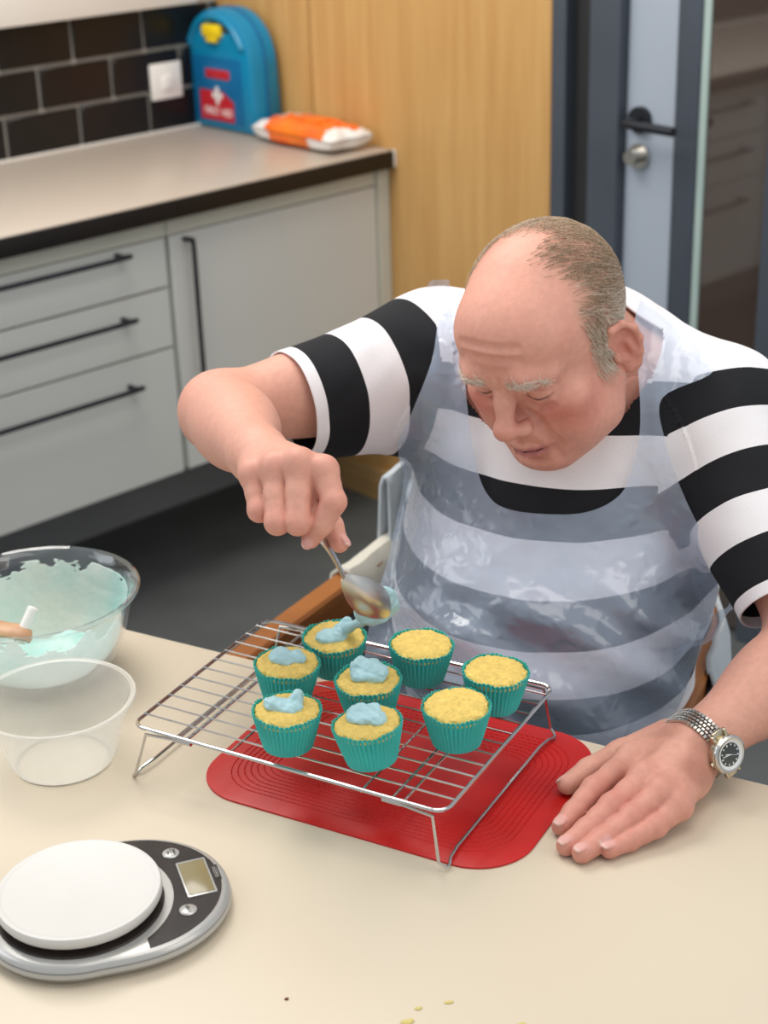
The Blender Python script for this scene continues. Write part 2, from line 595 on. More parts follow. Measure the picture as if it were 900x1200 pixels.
drawer_unit(-1.01, -0.108, 'white three-drawer base cabinet left of the cupboard under the worktop')
drawer_unit(-1.915, -1.013, 'white three-drawer base cabinet further left along the wall, mirrored in the door glass')
drawer_unit(-2.82, -1.918, 'white three-drawer base cabinet at the far left end of the worktop')
cu = thing('cupboard_unit', 'white base cupboard with one door and tall black handle beside the oak wall', 'cabinet',
           mw=KM @ Matrix.Translation((-0.105, FY, 0.294)))
part('carcass', MB().box((0, 0.02, 0), (0.63, 0.57, 0.562)).box((0, 0.004, 0.526), (0.6, 0.02, 0.562)), M['carcass'], cu)
d = part('door', MB().box((0.003, 0, 0.0), (0.598, 0.02, 0.523), 0.0015, 1), M['cabinet'], cu)
part('handle', bar_handle((0.040, 0, 0.512), (0.040, 0, 0.186)), M['black_metal'], d, label='tall black bar handle')
part('end_panel', MB().box((0.602, -0.004, 0), (0.638, 0.57, 0.562), 0.0015, 1), M['carcass'], cu)
pl = thing('plinth', 'grey recessed plinth under the white base cabinets', 'plinth', mw=KM @ Matrix.Translation((-1.0, -0.175, 0)))
part('board', MB().box((-1.8, 0, 0), (1.515, 0.018, 0.294)), M['plinth'], pl)
wt = thing('worktop', 'long greige worktop with black front edge on the white cabinets', 'worktop',
           mw=KM @ Matrix.Translation((-0.5, -0.62, ZC)))
part('slab', MB().box((-2.4, 0.004, -0.040), (1.030, 0.627, 0.0), 0.002), M['worktop'], wt)
part('front_edge', MB().box((-2.4, -0.004, -0.040), (1.026, 0.0045, -0.0015), 0.001), M['worktop_edge'], wt, label='black edge strip')
part('end_strip', MB().box((1.026, -0.004, -0.040), (1.034, 0.004, 0.0), 0.001), M['white_plastic'], wt, label='white end strip')
part('wall_seal', MB().box((-2.4, 0.606, 0.0), (1.030, 0.616, 0.006), 0.002), M['white_plastic'], wt, label='pale sealing strip')

# socket on the tiles
sk = thing('wall_switch', 'white square light switch on the black tiles', 'switch', mw=KM @ Matrix.Translation((0.352, -0.004, 1.021)))
part('plate', MB().box((-0.046, -0.010, -0.043), (0.046, 0.0, 0.043), 0.003), M['white_plastic'], sk)
part('rocker', MB().box((-0.014, -0.015, -0.020), (0.016, -0.0095, 0.014), 0.002), M['white_plastic'], sk)

# first aid case standing against the oak wall, face towards -x
fa = thing('first_aid_box', 'turquoise plastic first aid case with yellow catch on the worktop', 'first aid box',
           mw=KM @ Matrix.Translation((0.482, -0.108, ZC + 0.001)) @ Matrix.Rotation(math.radians(-2), 4, 'Z'))


def arch(w, h, hs, n=14):
    pts = [(-w, 0.006), (-w + 0.006, 0.0), (w - 0.006, 0.0), (w, 0.006), (w * 0.985, hs)]
    for k in range(1, n):
        a = PI * k / n
        pts.append((w * 0.985 * math.cos(a), hs + (h - hs) * math.sin(a) ** 0.85))
    pts.append((-w * 0.985, hs))
    return pts


def arch_solid(w, h, hs, x0, x1, bev):
    mb = MB().prism(arch(w, h, hs), 0, x1 - x0, bev)
    # (u, v, depth) -> x = x1 - depth..., y = u, z = v
    mb.v = [(x1 - p[2], p[0], p[1]) for p in mb.v]
    mb.f = [f[::-1] for f in mb.f]
    return mb


HW = 0.136


def fa_shell():
    mb = arch_solid(HW, 0.288, 0.150, -0.046, 0.046, 0.014)
    return mb


part('case', fa_shell(), M['fa_blue'], fa)
part('rim', arch_solid(HW + 0.003, 0.291, 0.151, -0.004, 0.004, 0.001), M['fa_dark'], fa)
# carrying handle arch on the top
hp = [(-0.040, 0.118 * math.cos(a), 0.146 + 0.124 * math.sin(a)) for a in np.linspace(0.45, PI - 0.45, 19)]
part('handle', MB().tube(hp, 0.015, 10, flat=(0.7, 1.0)), M['fa_blue'], fa)
part('slot_shade', MB().tube([(-0.0465, 0.040 * math.cos(a) - 0.022, 0.246 + 0.004 * math.sin(a * 2)) for a in np.linspace(0, PI, 7)], 0.0085, 10, flat=(1.0, 0.18)), M['frame_dark'], fa, label='dark oval painted as the shaded slot under the handle')  # flat dark oval gives the slot its shade by colour
part('recess_panel', MB().box((-0.0485, -0.098, 0.018), (-0.0445, 0.098, 0.175), 0.0018), M['fa_dark'], fa)
part('catch', MB().box((-0.060, -0.032, 0.222), (-0.034, 0.038, 0.252), 0.007).box((-0.058, -0.016, 0.210), (-0.036, 0.024, 0.224), 0.004), M['yellow'], fa, label='yellow catch')
lab = MB()
lp = [(-0.072, 0.024), (0.062, 0.024), (0.062, 0.072), (0.020, 0.094), (-0.072, 0.094)]
lab.prism(lp, 0, 0.0012)
lab.v = [(-0.0486 - p[2], -p[0], p[1]) for p in lab.v]
part('label', lab, M['fa_red'], fa, smooth=False, label='red label')
FAM = Matrix(((0, 0, -1, -0.0500), (-1, 0, 0, 0.0), (0, 1, 0, 0.044), (0, 0, 0, 1)))
text_mesh('lettering', 'FIRST AID', 0.026, M['white'], fa, FAM)
part('cross', MB().box((-0.0510, -0.006, 0.064), (-0.0497, 0.006, 0.104)).box((-0.0510, -0.019, 0.078), (-0.0497, 0.019, 0.090)), M['white'], fa, smooth=False)
part('name_plate', MB().box((-0.0496, -0.052, 0.124), (-0.0484, 0.044, 0.146), 0.0004), M['fa_red'], fa, label='small pinkish name plate')

# packet of wipes
wp = thing('wipes_packet', 'white and orange packet of wipes lying on the worktop end', 'packet',
           mw=KM @ Matrix.Translation((0.452, -0.425, ZC)) @ Matrix.Rotation(math.radians(-3), 4, 'Z'))


def pillow(hx, hy, h, nx=28, ny=40, crinkle=0.004, zoff=0.0):
    vs_, fs_ = [], []
    for s in (1, -1):
        for i in range(nx + 1):
            for j in range(ny + 1):
                u, v = 2 * i / nx - 1, 2 * j / ny - 1
                prof = max(0.0, (1 - abs(u) ** 3.2)) ** 0.55 * max(0.0, (1 - abs(v) ** 4)) ** 0.6
                c = crinkle * math.sin(9 * u + 5 * math.sin(4 * v)) * math.sin(7 * v + 3 * u) * prof
                z = h * 0.55 + s * (h * 0.45) * prof + c * s
                if s < 0:
                    z = h * 0.5 * (1 - prof ** 0.5) + 0.001
                x = hx * u * (1 + 0.03 * math.sin(5 * v))
                y = hy * v * (1 + 0.02 * math.sin(6 * u))
                vs_.append((x, y, z + zoff))
    n = (nx + 1) * (ny + 1)
    for s in (0, 1):
        for i in range(nx):
            for j in range(ny):
                a = s * n + i * (ny + 1) + j
                f = (a, a + ny + 1, a + ny + 2, a + 1)
                fs_.append(f if s == 0 else f[::-1])
    mb = MB().add(vs_, fs_)
    return mb


pk = part('film', pillow(0.064, 0.150, 0.062), M['orange'], wp)
# the ends and the underside of the film are white
me = pk.data
me.materials.append(M['white_film'])
for p in me.polygons:
    c = p.center
    q = c.y + 0.02 * math.sin(60 * c.x) + 0.012 * math.sin(130 * c.z)
    if q > 0.100 or q < -0.118 or (c.z < 0.030 and q < -0.05) or (c.x > 0.038 and q > -0.02):
        p.material_index = 1
part('flap', MB().box((-0.030, -0.06, 0.0615), (0.028, 0.05, 0.064), 0.001), M['orange'], wp)

# ------------------------------------------------------------------ table (e1 along its far edge, e2 away from the camera)
TA = math.atan2(-0.481, 0.877)
TZ = 0.74
TM = Matrix.Translation((-0.05, 1.5746, 0)) @ Matrix.Rotation(TA, 4, 'Z')
tb = thing('table', 'cream laminate table the man sits at', 'table', mw=TM)
part('tabletop', MB().box((-0.62, -1.30, TZ - 0.026), (1.0, 0.0, TZ), 0.0015, 1), M['table'], tb)
part('edge_band', MB().box((-0.62, -0.0005, TZ - 0.025), (1.0, 0.0016, TZ - 0.0015)), M['table_edge'], tb)
for sx in (-0.56, 0.94):
    for sy in (-1.24, -0.10):
        part('leg', MB().tube([(sx, sy, 0), (sx, sy, TZ - 0.026)], 0.022, 16), M['steel'], tb)

# ------------------------------------------------------------------ signed-distance modelling (organic shapes)
BIG = 1.0


def smin(a, b, k):
    if k <= 0:
        return np.minimum(a, b)
    h = np.maximum(k - np.abs(a - b), 0.0) / k
    return np.minimum(a, b) - h * h * k * 0.25


def smax(a, b, k):
    return -smin(-a, -b, k)


class Cone:
    def __init__(s, a, b, ra, rb):
        s.a, s.b, s.ra, s.rb = np.array(a, float), np.array(b, float), ra, rb
        s.c = (s.a + s.b) / 2
        s.R = np.linalg.norm(s.a - s.b) / 2 + max(ra, rb)

    def __call__(s, P):
        d = s.b - s.a
        t = np.clip((P - s.a) @ d / max(d @ d, 1e-12), 0, 1)
        return np.linalg.norm(P - s.a - t[:, None] * d, axis=1) - (s.ra + (s.rb - s.ra) * t)


class Ell:
    def __init__(s, c, r, A=None):
        s.c, s.r = np.array(c, float), np.array(r, float)
        s.A = np.eye(3) if A is None else np.array(A, float)   # columns = axes
        s.R = max(r)

    def __call__(s, P):
        q = (P - s.c) @ s.A
        k0 = np.linalg.norm(q / s.r, axis=1)
        k1 = np.linalg.norm(q / (s.r ** 2), axis=1)
        return np.where(k1 > 1e-9, k0 * (k0 - 1.0) / np.maximum(k1, 1e-9), -min(s.r))


class Group:
    """ordered list of (op, node, k); optional local frame p = T + M q s"""

    def __init__(s, T=None, Mx=None, sc=1.0):
        s.ops = []
        s.T = None if T is None else np.array(T, float)
        s.M, s.s = (None if Mx is None else np.array(Mx, float)), sc

    def u(s, node, k=0.0):
        s.ops.append(('u', node, k))
        return s

    def sub(s, node, k=0.0):
        s.ops.append(('s', node, k))
        return s

    def chain(s, pts, rs, k, op='u'):
        for i in range(len(pts) - 1):
            ra = rs[i] if hasattr(rs, '__len__') else rs
            rb = rs[i + 1] if hasattr(rs, '__len__') else rs
            s.ops.append((op, Cone(pts[i], pts[i + 1], ra, rb), k))
        return s

    def bound(s):
        lo, hi = np.full(3, 1e9), np.full(3, -1e9)
        for op, n, k in s.ops:
            if op == 'u':
                lo, hi = np.minimum(lo, n.c - n.R), np.maximum(hi, n.c + n.R)
        c, R = (lo + hi) / 2, np.linalg.norm(hi - lo) / 2
        if s.T is not None:
            c, R = s.T + s.M @ c * s.s, R * s.s
        return c, R

    @property
    def c(s):
        if not hasattr(s, '_b'):
            s._b = s.bound()
        return s._b[0]

    @property
    def R(s):
        if not hasattr(s, '_b'):
            s._b = s.bound()
        return s._b[1]

    def __call__(s, P):
        if s.T is not None:
            P = (P - s.T) @ s.M / s.s
        d = np.full(len(P), BIG)
        for op, n, k in s.ops:
            m = ((P - n.c) ** 2).sum(1) < (n.R + k + 0.03) ** 2
            if not m.any():
                continue
            v = n(P[m])
            d[m] = smin(d[m], v, k) if op == 'u' else smax(d[m], -v, k)
        return d * s.s if s.T is not None else d


def grid_eval(g, lo, hi, h):
    n = np.ceil((np.array(hi) - lo) / h).astype(int) + 1
    D = np.full(tuple(n), BIG, np.float32)
    for op, nd, k in g.ops:
        pad = k + 3 * h
        i0 = np.maximum(np.floor((nd.c - nd.R - pad - lo) / h).astype(int), 0)
        i1 = np.minimum(np.ceil((nd.c + nd.R + pad - lo) / h).astype(int) + 1, n)
        if (i1 <= i0).any():
            continue
        ax = [lo[a] + np.arange(i0[a], i1[a]) * h for a in range(3)]
        P = np.stack(np.meshgrid(*ax, indexing='ij'), -1).reshape(-1, 3)
        sl = tuple(slice(i0[a], i1[a]) for a in range(3))
        v = nd(P).reshape([i1[a] - i0[a] for a in range(3)])
        D[sl] = smin(D[sl], v, k) if op == 'u' else smax(D[sl], -v, k)
    return D


def surface_nets(D, lo, h):
    S = D < 0
    nx, ny, nz = D.shape
    cs = np.zeros((nx - 1, ny - 1, nz - 1), np.uint8)
    for dx in (0, 1):
        for dy in (0, 1):
            for dz in (0, 1):
                cs += S[dx:nx - 1 + dx, dy:ny - 1 + dy, dz:nz - 1 + dz]
    act = (cs > 0) & (cs < 8)
    ids = np.full(act.shape, -1, np.int64)
    nv = int(act.sum())
    ids[act] = np.arange(nv)
    acc = np.zeros((nv, 3))
    cnt = np.zeros(nv)
    quads = []
    for a in range(3):
        b, c = (a + 1) % 3, (a + 2) % 3
        s0 = [slice(None)] * 3
        s1 = [slice(None)] * 3
        s0[a], s1[a] = slice(0, -1), slice(1, None)
        E = np.argwhere(S[tuple(s0)] != S[tuple(s1)])
        E1 = E.copy()
        E1[:, a] += 1
        d0, d1 = D[tuple(E.T)].astype(float), D[tuple(E1.T)].astype(float)
        t = d0 / (d0 - d1)
        pos = E.astype(float)
        pos[:, a] += t
        cells = []
        for db, dc in ((0, 0), (-1, 0), (-1, -1), (0, -1)):
            q = E.copy()
            q[:, b] += db
            q[:, c] += dc
            ok = (q >= 0).all(1) & (q < np.array(act.shape)).all(1)
            idv = np.full(len(q), -1, np.int64)
            idv[ok] = ids[tuple(q[ok].T)]
            cells.append(idv)
            g = idv >= 0
            np.add.at(acc, idv[g], pos[g])
            np.add.at(cnt, idv[g], 1)
        Q = np.stack(cells, 1)
        good = (Q >= 0).all(1)
        Q, d0 = Q[good], d0[good]
        flip = d0 > 0
        Q[flip] = Q[flip][:, ::-1]
        quads.append(Q)
    V = lo + acc / cnt[:, None] * h
    return V, np.concatenate(quads)


def project(g, V, it=2, mx=0.004):
    e = 4e-4
    V = V.copy()
    for _ in range(it):
        d = g(V)
        G = np.stack([g(V + np.eye(3)[a] * e) - d for a in range(3)], 1) / e
        n2 = np.maximum((G ** 2).sum(1), 0.05)
        st = -(d / n2)[:, None] * G
        L = np.linalg.norm(st, axis=1, keepdims=True)
        st *= np.minimum(1, mx / np.maximum(L, 1e-9))
        st[np.abs(d) > 0.03] = 0
        V += st
    return V


def refine(V, F, mask):
    """split every face whose vertices are all in mask into four; neighbours become n-gons. F: list of tuples or (n,4) array"""
    quads = [f for f in F if len(f) == 4]
    other = [f for f in F if len(f) != 4]
    Q = np.array(quads)
    sp = mask[Q].all(1)
    E = np.sort(np.stack([Q, np.roll(Q, -1, 1)], 2), 2)            # (n,4,2)
    key = E[:, :, 0] * len(V) + E[:, :, 1]
    ek = np.unique(key[sp])
    a, b = ek // len(V), ek % len(V)
    V2 = np.concatenate([V, (V[a] + V[b]) / 2, V[Q[sp]].mean(1)])
    mid0, c0 = len(V), len(V) + len(ek)
    idx = np.searchsorted(ek, key)
    idx = np.minimum(idx, len(ek) - 1)
    has = ek[idx] == key
    mids = np.where(has, mid0 + idx, -1)
    Qs, Ms = Q[sp], mids[sp]
    cc = c0 + np.arange(len(Qs))
    new = np.concatenate([np.stack([Qs[:, i], Ms[:, i], cc, Ms[:, i - 1]], 1) for i in range(4)])
    out = [tuple(f) for f in new.tolist()]
    for q, m in zip(Q[~sp].tolist(), mids[~sp].tolist()):
        f = []
        for i in range(4):
            f.append(q[i])
            if m[i] >= 0:
                f.append(m[i])
        out.append(tuple(f))
    ekd = None
    for f in other:
        g = []
        for i in range(len(f)):
            x, y = f[i], f[(i + 1) % len(f)]
            g.append(x)
            k = min(x, y) * len(V) + max(x, y)
            j = np.searchsorted(ek, k)
            if j < len(ek) and ek[j] == k:
                g.append(mid0 + int(j))
        out.append(tuple(g))
    new_mask = np.zeros(len(V2), bool)
    new_mask[np.unique(new)] = True
    return V2, out, new_mask


def sdf_mesh(g, h, pad=0.012):
    lo, hi = np.full(3, 1e9), np.full(3, -1e9)
    for op, n, k in g.ops:
        if op == 'u':
            lo, hi = np.minimum(lo, n.c - n.R), np.maximum(hi, n.c + n.R)
    lo, hi = lo - pad, hi + pad
    V, Q = surface_nets(grid_eval(g, lo, hi, h), lo, h)
    return V, Q


def np_mesh(name, V, F, material, smooth=True):
    me = bpy.data.meshes.new(name)
    me.from_pydata(np.asarray(V).tolist(), [], F if isinstance(F, list) else F.tolist())
    me.materials.append(material)
    if smooth:
        me.shade_smooth()
    return me


def clip_grid(P2, P3, g, nu, nv):
    """keep the part of a nu x nv grid where g < 0, cutting cells cleanly"""
    V = [tuple(p) for p in P3]
    F = []
    cutv = {}

    def cross(a, b):
        k = (min(a, b), max(a, b))
        if k not in cutv:
            t = g[a] / (g[a] - g[b])
            p = P3[a] + (P3[b] - P3[a]) * t
            cutv[k] = len(V)
            V.append(tuple(p))
        return cutv[k]
    neg = g < 0
    for i in range(nu - 1):
        for j in range(nv - 1):
            q = (i * nv + j, (i + 1) * nv + j, (i + 1) * nv + j + 1, i * nv + j + 1)
            s = neg[list(q)]
            if s.all():
                F.append(q)
            elif s.any():
                f = []
                for k in range(4):
                    a, b = q[k], q[(k + 1) % 4]
                    if neg[a]:
                        f.append(a)
                    if neg[a] != neg[b]:
                        f.append(cross(a, b))
                if len(f) >= 3:
                    F.append(tuple(f))
    used = sorted({i for f in F for i in f})
    re = {v: k for k, v in enumerate(used)}
    return [V[i] for i in used], [tuple(re[i] for i in f) for f in F]


def vnoise(P, f, seed=0):
    """cheap smooth pseudo-noise in about -1..1"""
    r = np.random.default_rng(seed)
    out = np.zeros(len(P))
    for i in range(6):
        w = r.normal(size=3)
        w = w / np.linalg.norm(w) * f * (0.7 + 0.9 * r.random())
        out += np.sin(P @ w + r.random() * 6.28 + 1.3 * np.sin(P @ np.roll(w, 1) * 0.7 + r.random() * 6))
    return out / 3.2


# ------------------------------------------------------------------ things on the table
# silicone mat
mt = thing('baking_mat', 'red rounded silicone mat under the wire rack', 'mat', loc=(0.0, 1.4, TZ), rot=(0, 0, TA))


def rrect(x0, y0, x1, y1, r, n=10):
    pts = []
    for cx, cy, a0 in ((x1 - r, y1 - r, 0), (x0 + r, y1 - r, 90), (x0 + r, y0 + r, 180), (x1 - r, y0 + r, 270)):
        for k in range(n + 1):
            a = math.radians(a0 + 90 * k / n)
            pts.append((cx + r * math.cos(a), cy + r * math.sin(a)))
    return pts


MX0, MX1, MY0, MY1 = -0.171, 0.184, -0.124, 0.131
part('sheet', MB().prism(rrect(MX0, MY0, MX1, MY1, 0.058, 14), 0.0, 0.0022, 0.0006), M['red'], mt)
# embossed dashes, concentric with the outline
rib = MB()
for k in range(8):
    ins = 0.022 + 0.0058 * k
    P = rrect(MX0 + ins, MY0 + ins, MX1 - ins, MY1 - ins, max(0.058 - ins * 0.6, 0.012), 12)
    n = len(P)
    for i in range(n):
        a, b = np.array(P[i]), np.array(P[(i + 1) % n])
        L = np.linalg.norm(b - a)
        m = max(1, int(L / 0.0062))
        for j in range(m):
            p, q = a + (b - a) * (j + 0.12) / m, a + (b - a) * (j + 0.88) / m
            t = (q - p) / max(np.linalg.norm(q - p), 1e-6)
            s = np.array([-t[1], t[0]]) * 0.0009
            vs_ = [(*(p - s), 0.0021), (*(q - s), 0.0021), (*(q + s), 0.0021), (*(p + s), 0.0021),
                   (*(p - s * .4), 0.0029), (*(q - s * .4), 0.0029), (*(q + s * .4), 0.0029), (*(p + s * .4), 0.0029)]
            rib.add(vs_, [(0, 1, 5, 4), (1, 2, 6, 5), (2, 3, 7, 6), (3, 0, 4, 7), (4, 5, 6, 7)])
o = part('embossing', rib, M['red'], mt, smooth=False)
o['kind'] = 'stuff'

# cooling rack: local frame x along the long side, y away, corners from the photograph
RO = (-0.2584, 1.3951)
RA = math.atan2(1.2251 - 1.3951, 0.0432 + 0.2584)
rk = thing('cooling_rack', 'chromed wire cooling rack with folding legs over the red mat', 'rack', loc=(RO[0], RO[1], TZ), rot=(0, 0, RA))
RL, RW, RZ = 0.349, 0.250, 0.0625
fw = 0.0016
part('rim', MB().tube([(x, y, RZ) for x, y in rrect(0, 0, RL, RW, 0.014, 6)], fw + 0.0004, 8, closed=True), M['chrome'], rk)
for k in range(11):
    y = RW * (k + 1) / 12
    part('wire', MB().tube([(0.0, y, RZ + 0.0022), (RL / 2, y, RZ + 0.0018), (RL, y, RZ + 0.0022)], 0.0011, 6), M['chrome'], rk)
for x in (0.115, 0.262):
    part('cross_wire', MB().tube([(x, 0.0, RZ - 0.0020), (x, RW, RZ - 0.0020)], 0.0013, 6), M['chrome'], rk)
for x0, xf in ((0.062, -0.004), (0.292, 0.350)):
    fz = 0.0020 if x0 < 0.1 else 0.0042
    s = 1 if xf > x0 else -1
    pts = [(x0, 0.001, RZ - 0.003), (x0 + s * 0.045, -0.001, RZ - 0.006), (xf - s * 0.006, -0.004, 0.010), (xf, -0.001, fz),
           (xf + s * 0.001, 0.004, fz), (xf - s * 0.002, 0.012, 0.006), (xf - s * 0.004, 0.03, 0.0062), (xf - s * 0.004, RW - 0.03, 0.0062),
           (xf - s * 0.002, RW - 0.012, 0.006), (xf + s * 0.001, RW - 0.004, fz), (xf, RW + 0.001, fz), (xf - s * 0.006, RW + 0.004, 0.010),
           (x0 + s * 0.045, RW + 0.001, RZ - 0.006), (x0, RW - 0.001, RZ - 0.003)]
    part('leg', MB().tube(pts, 0.0017, 8), M['chrome'], rk)
    part('hinge', MB().tube([(x0 - s * 0.008, 0.002, RZ - 0.004), (x0 + s * 0.012, 0.002, RZ - 0.004)], 0.003, 8)
         .tube([(x0 - s * 0.008, RW - 0.002, RZ - 0.004), (x0 + s * 0.012, RW - 0.002, RZ - 0.004)], 0.003, 8)
         .tube([(x0, 0.0, RZ - 0.004), (x0, RW, RZ - 0.004)], 0.0016, 8)
         .tube([(x0 + s * 0.012, 0.0, RZ - 0.004), (x0 + s * 0.012, RW, RZ - 0.004)], 0.0014, 8), M['chrome'], rk)

# cupcakes
CZ = TZ + RZ + 0.0034
NP = 46


def pleat(r, z, a, i):
    w = math.cos(NP * a)
    w = math.copysign(abs(w) ** 0.7, w)
    return r + (0.0002 + 0.0009 * min(1, max(0, (z - 0.001) / 0.03))) * w, z


case_mb = MB()
prof = [(0.0, 0.0004), (0.0225, 0.0004), (0.0242, 0.001), (0.0262, 0.009), (0.0285, 0.019), (0.0310, 0.030), (0.0332, 0.0405),
        (0.0327, 0.0405), (0.0304, 0.030), (0.0280, 0.019), (0.0255, 0.008), (0.0, 0.003)]


def pleat_edge(r, z, a, i):
    if r < 0.001:
        return r, z
    rr, zz = pleat(r, z, a, i)
    if i in (6, 7):
        zz += 0.0009 * math.sin(5 * a + 1) + 0.0005 * math.sin(11 * a)
    return rr, zz


case_mb.lathe(prof, NP * 6, fn=pleat_edge)
case_me = case_mb.mesh('paper_case', M['teal'], smooth=True)


def sponge_mesh(seed, top, lean=0.0):
    r = np.random.default_rng(seed)
    prof = [(0.0255, 0.008), (0.0300, 0.030), (0.0316, top - 0.0055), (0.0310, top - 0.002), (0.0292, top), (0.026, top + 0.0012)]
    prof += [(0.026 * (1 - k / 12), top + 0.0012 + 0.0022 * (1 - (1 - k / 12) ** 2)) for k in range(1, 12)] + [(0.0005, top + 0.0034)]
    mb = MB().lathe(prof, 96)
    V = np.array(mb.v)
    n = vnoise(V, 500, seed) * 0.0005 + vnoise(V, 1300, seed + 1) * 0.0006 + vnoise(V, 150, seed + 2) * 0.0007
    w = np.clip((V[:, 2] - (top - 0.008)) / 0.006, 0, 1)
    rad = np.hypot(V[:, 0], V[:, 1])
    V[:, 2] += n * w + lean * V[:, 0] * w
    k = 1 + (n * w / 0.03) * (rad > 0.024)
    V[:, 0] *= k
    V[:, 1] *= k
    mb.v = V.tolist()
    return mb.mesh('sponge', M['sponge'])


sponge_me = [sponge_mesh(3, 0.0385), sponge_mesh(9, 0.0400, 0.03), sponge_mesh(21, 0.0390, -0.02)]


def icing_mesh(seed, blobs, mt_='icing', h=0.0013, amp=0.0013):
    g = Group()
    for (x, y, z, a, b, c, rz, ry) in blobs:
        A = np.array(Matrix.Rotation(rz, 3, 'Z') @ Matrix.Rotation(ry, 3, 'Y'))
        g.u(Ell((x, y, z), (a, b, c), A), 0.005)
    V, Q = sdf_mesh(g, h, 0.006)
    n = vnoise(V, 330, seed) * amp + vnoise(V, 800, seed + 5) * amp * 0.35
    e = 5e-4
    d = g(V)
    G = np.stack([g(V + np.eye(3)[a] * e) - d for a in range(3)], 1)
    G /= np.maximum(np.linalg.norm(G, axis=1, keepdims=True), 1e-9)
    V += G * n[:, None]
    return np_mesh('icing', V, Q, M[mt_])


T0 = 0.0425
icings = {
    'a': icing_mesh(1, [(-0.001, -0.004, T0, .017, .013, .006, .5, .1), (.006, .000, T0 + .004, .012, .009, .006, .2, -.4),
                        (.013, .004, T0 + .009, .007, .005, .009, .1, .5), (-.010, -.008, T0 - .001, .009, .008, .004, 0, 0)]),
    'b': icing_mesh(2, [(-.004, .001, T0 + .002, .014, .012, .008, .2, .2), (.011, .002, T0 + .002, .008, .010, .007, .3, .3),
                        (-.008, .004, T0 + .004, .010, .008, .006, .9, -.3)]),
    'c': icing_mesh(3, [(-.003, .001, T0 + .001, .019, .011, .006, -.15, .05), (-.012, .001, T0 + .003, .010, .008, .006, .3, .3),
                        (.010, .007, T0 + .005, .008, .006, .009, .5, .6), (.002, -.007, T0, .011, .006, .004, 0, 0)]),
    'd': icing_mesh(4, [(0, 0, T0 + .003, .018, .013, .008, .1, 0), (-.008, .005, T0 + .010, .010, .007, .009, .8, -.5),
                        (.007, .003, T0 + .009, .011, .009, .007, -.4, .5), (.013, -.003, T0 + .003, .007, .010, .008, 0, .2)]),
    'e': icing_mesh(5, [(-.002, .003, T0 + .002, .017, .013, .007, .15, .1), (.009, -.003, T0 + .002, .010, .011, .007, .2, .3),
                        (-.008, .006, T0 + .006, .010, .008, .006, -.3, -.2), (.002, .009, T0 + .006, .012, .007, .006, .1, 0)]),
}
cup_spec = [
    ('a', -0.0565, 1.4850, 0.055, 0.02, 'iced cupcake at the back left, under the spoon'),
    ('b', -0.1045, 1.4310, 0.02, 0.05, 'iced cupcake furthest left on the rack'),
    ('c', -0.1000, 1.3415, 0.0, 0.02, 'cupcake at the left front with widely spread icing'),
    ('d', -0.0205, 1.3945, 0.03, -0.02, 'cupcake mid-rack with the tallest icing'),
    ('e', -0.0190, 1.3070, -0.03, -0.09, 'iced cupcake nearest the front edge of the rack'),
    (None, 0.0322, 1.4615, 0.02, 0.04, 'plain uniced cupcake at the back, before the apron'),
    (None, 0.1035, 1.4015, 0.0, 0.05, 'plain uniced cupcake at the right end of the rack'),
    (None, 0.0628, 1.3385, 0.02, 0.0, 'plain uniced cupcake at the right front'),
]
for i, (ic, x, y, tx, ty, lab) in enumerate(cup_spec):
    t = thing('cupcake', lab + ', in a teal paper case', 'cupcake', loc=(x, y, CZ + 0.024 * (abs(tx) + abs(ty))), rot=(tx, ty, 0), group='cupcakes on the wire rack')
    link('paper_case', case_me, t, rot=(0, 0, 0.7 * i))
    link('sponge', sponge_me[i % 3], t, rot=(0, 0, 2.1 * i), loc=(0, 0, 0.0015))
    if ic:
        link('icing', icings[ic], t, loc=(0, 0, 0.0005))

# glass mixing bowl with buttercream left in it
GB = (-0.391, 1.617)
gb = thing('glass_bowl', 'clear glass mixing bowl with a rolled rim at the left edge of the table', 'bowl', loc=(GB[0], GB[1], TZ))
gb.scale = (0.905, 0.905, 0.905)
gR, gH = 0.128, 0.118
outer = [(0.0, 0.0), (0.055, 0.0), (0.064, 0.002), (0.080, 0.012), (0.098, 0.035), (0.108, 0.062), (0.114, 0.090), (0.118, 0.106), (0.1235, 0.1125), (0.128, 0.1150), (0.1285, 0.1172), (0.126, 0.1185)]
inner = [(0.121, 0.1172), (0.1145, 0.108), (0.1105, 0.090), (0.1045, 0.062), (0.0945, 0.036), (0.077, 0.0155), (0.062, 0.0065), (0.0, 0.005)]
part('bowl', MB().lathe(outer + inner, 96), M['glass'], gb)


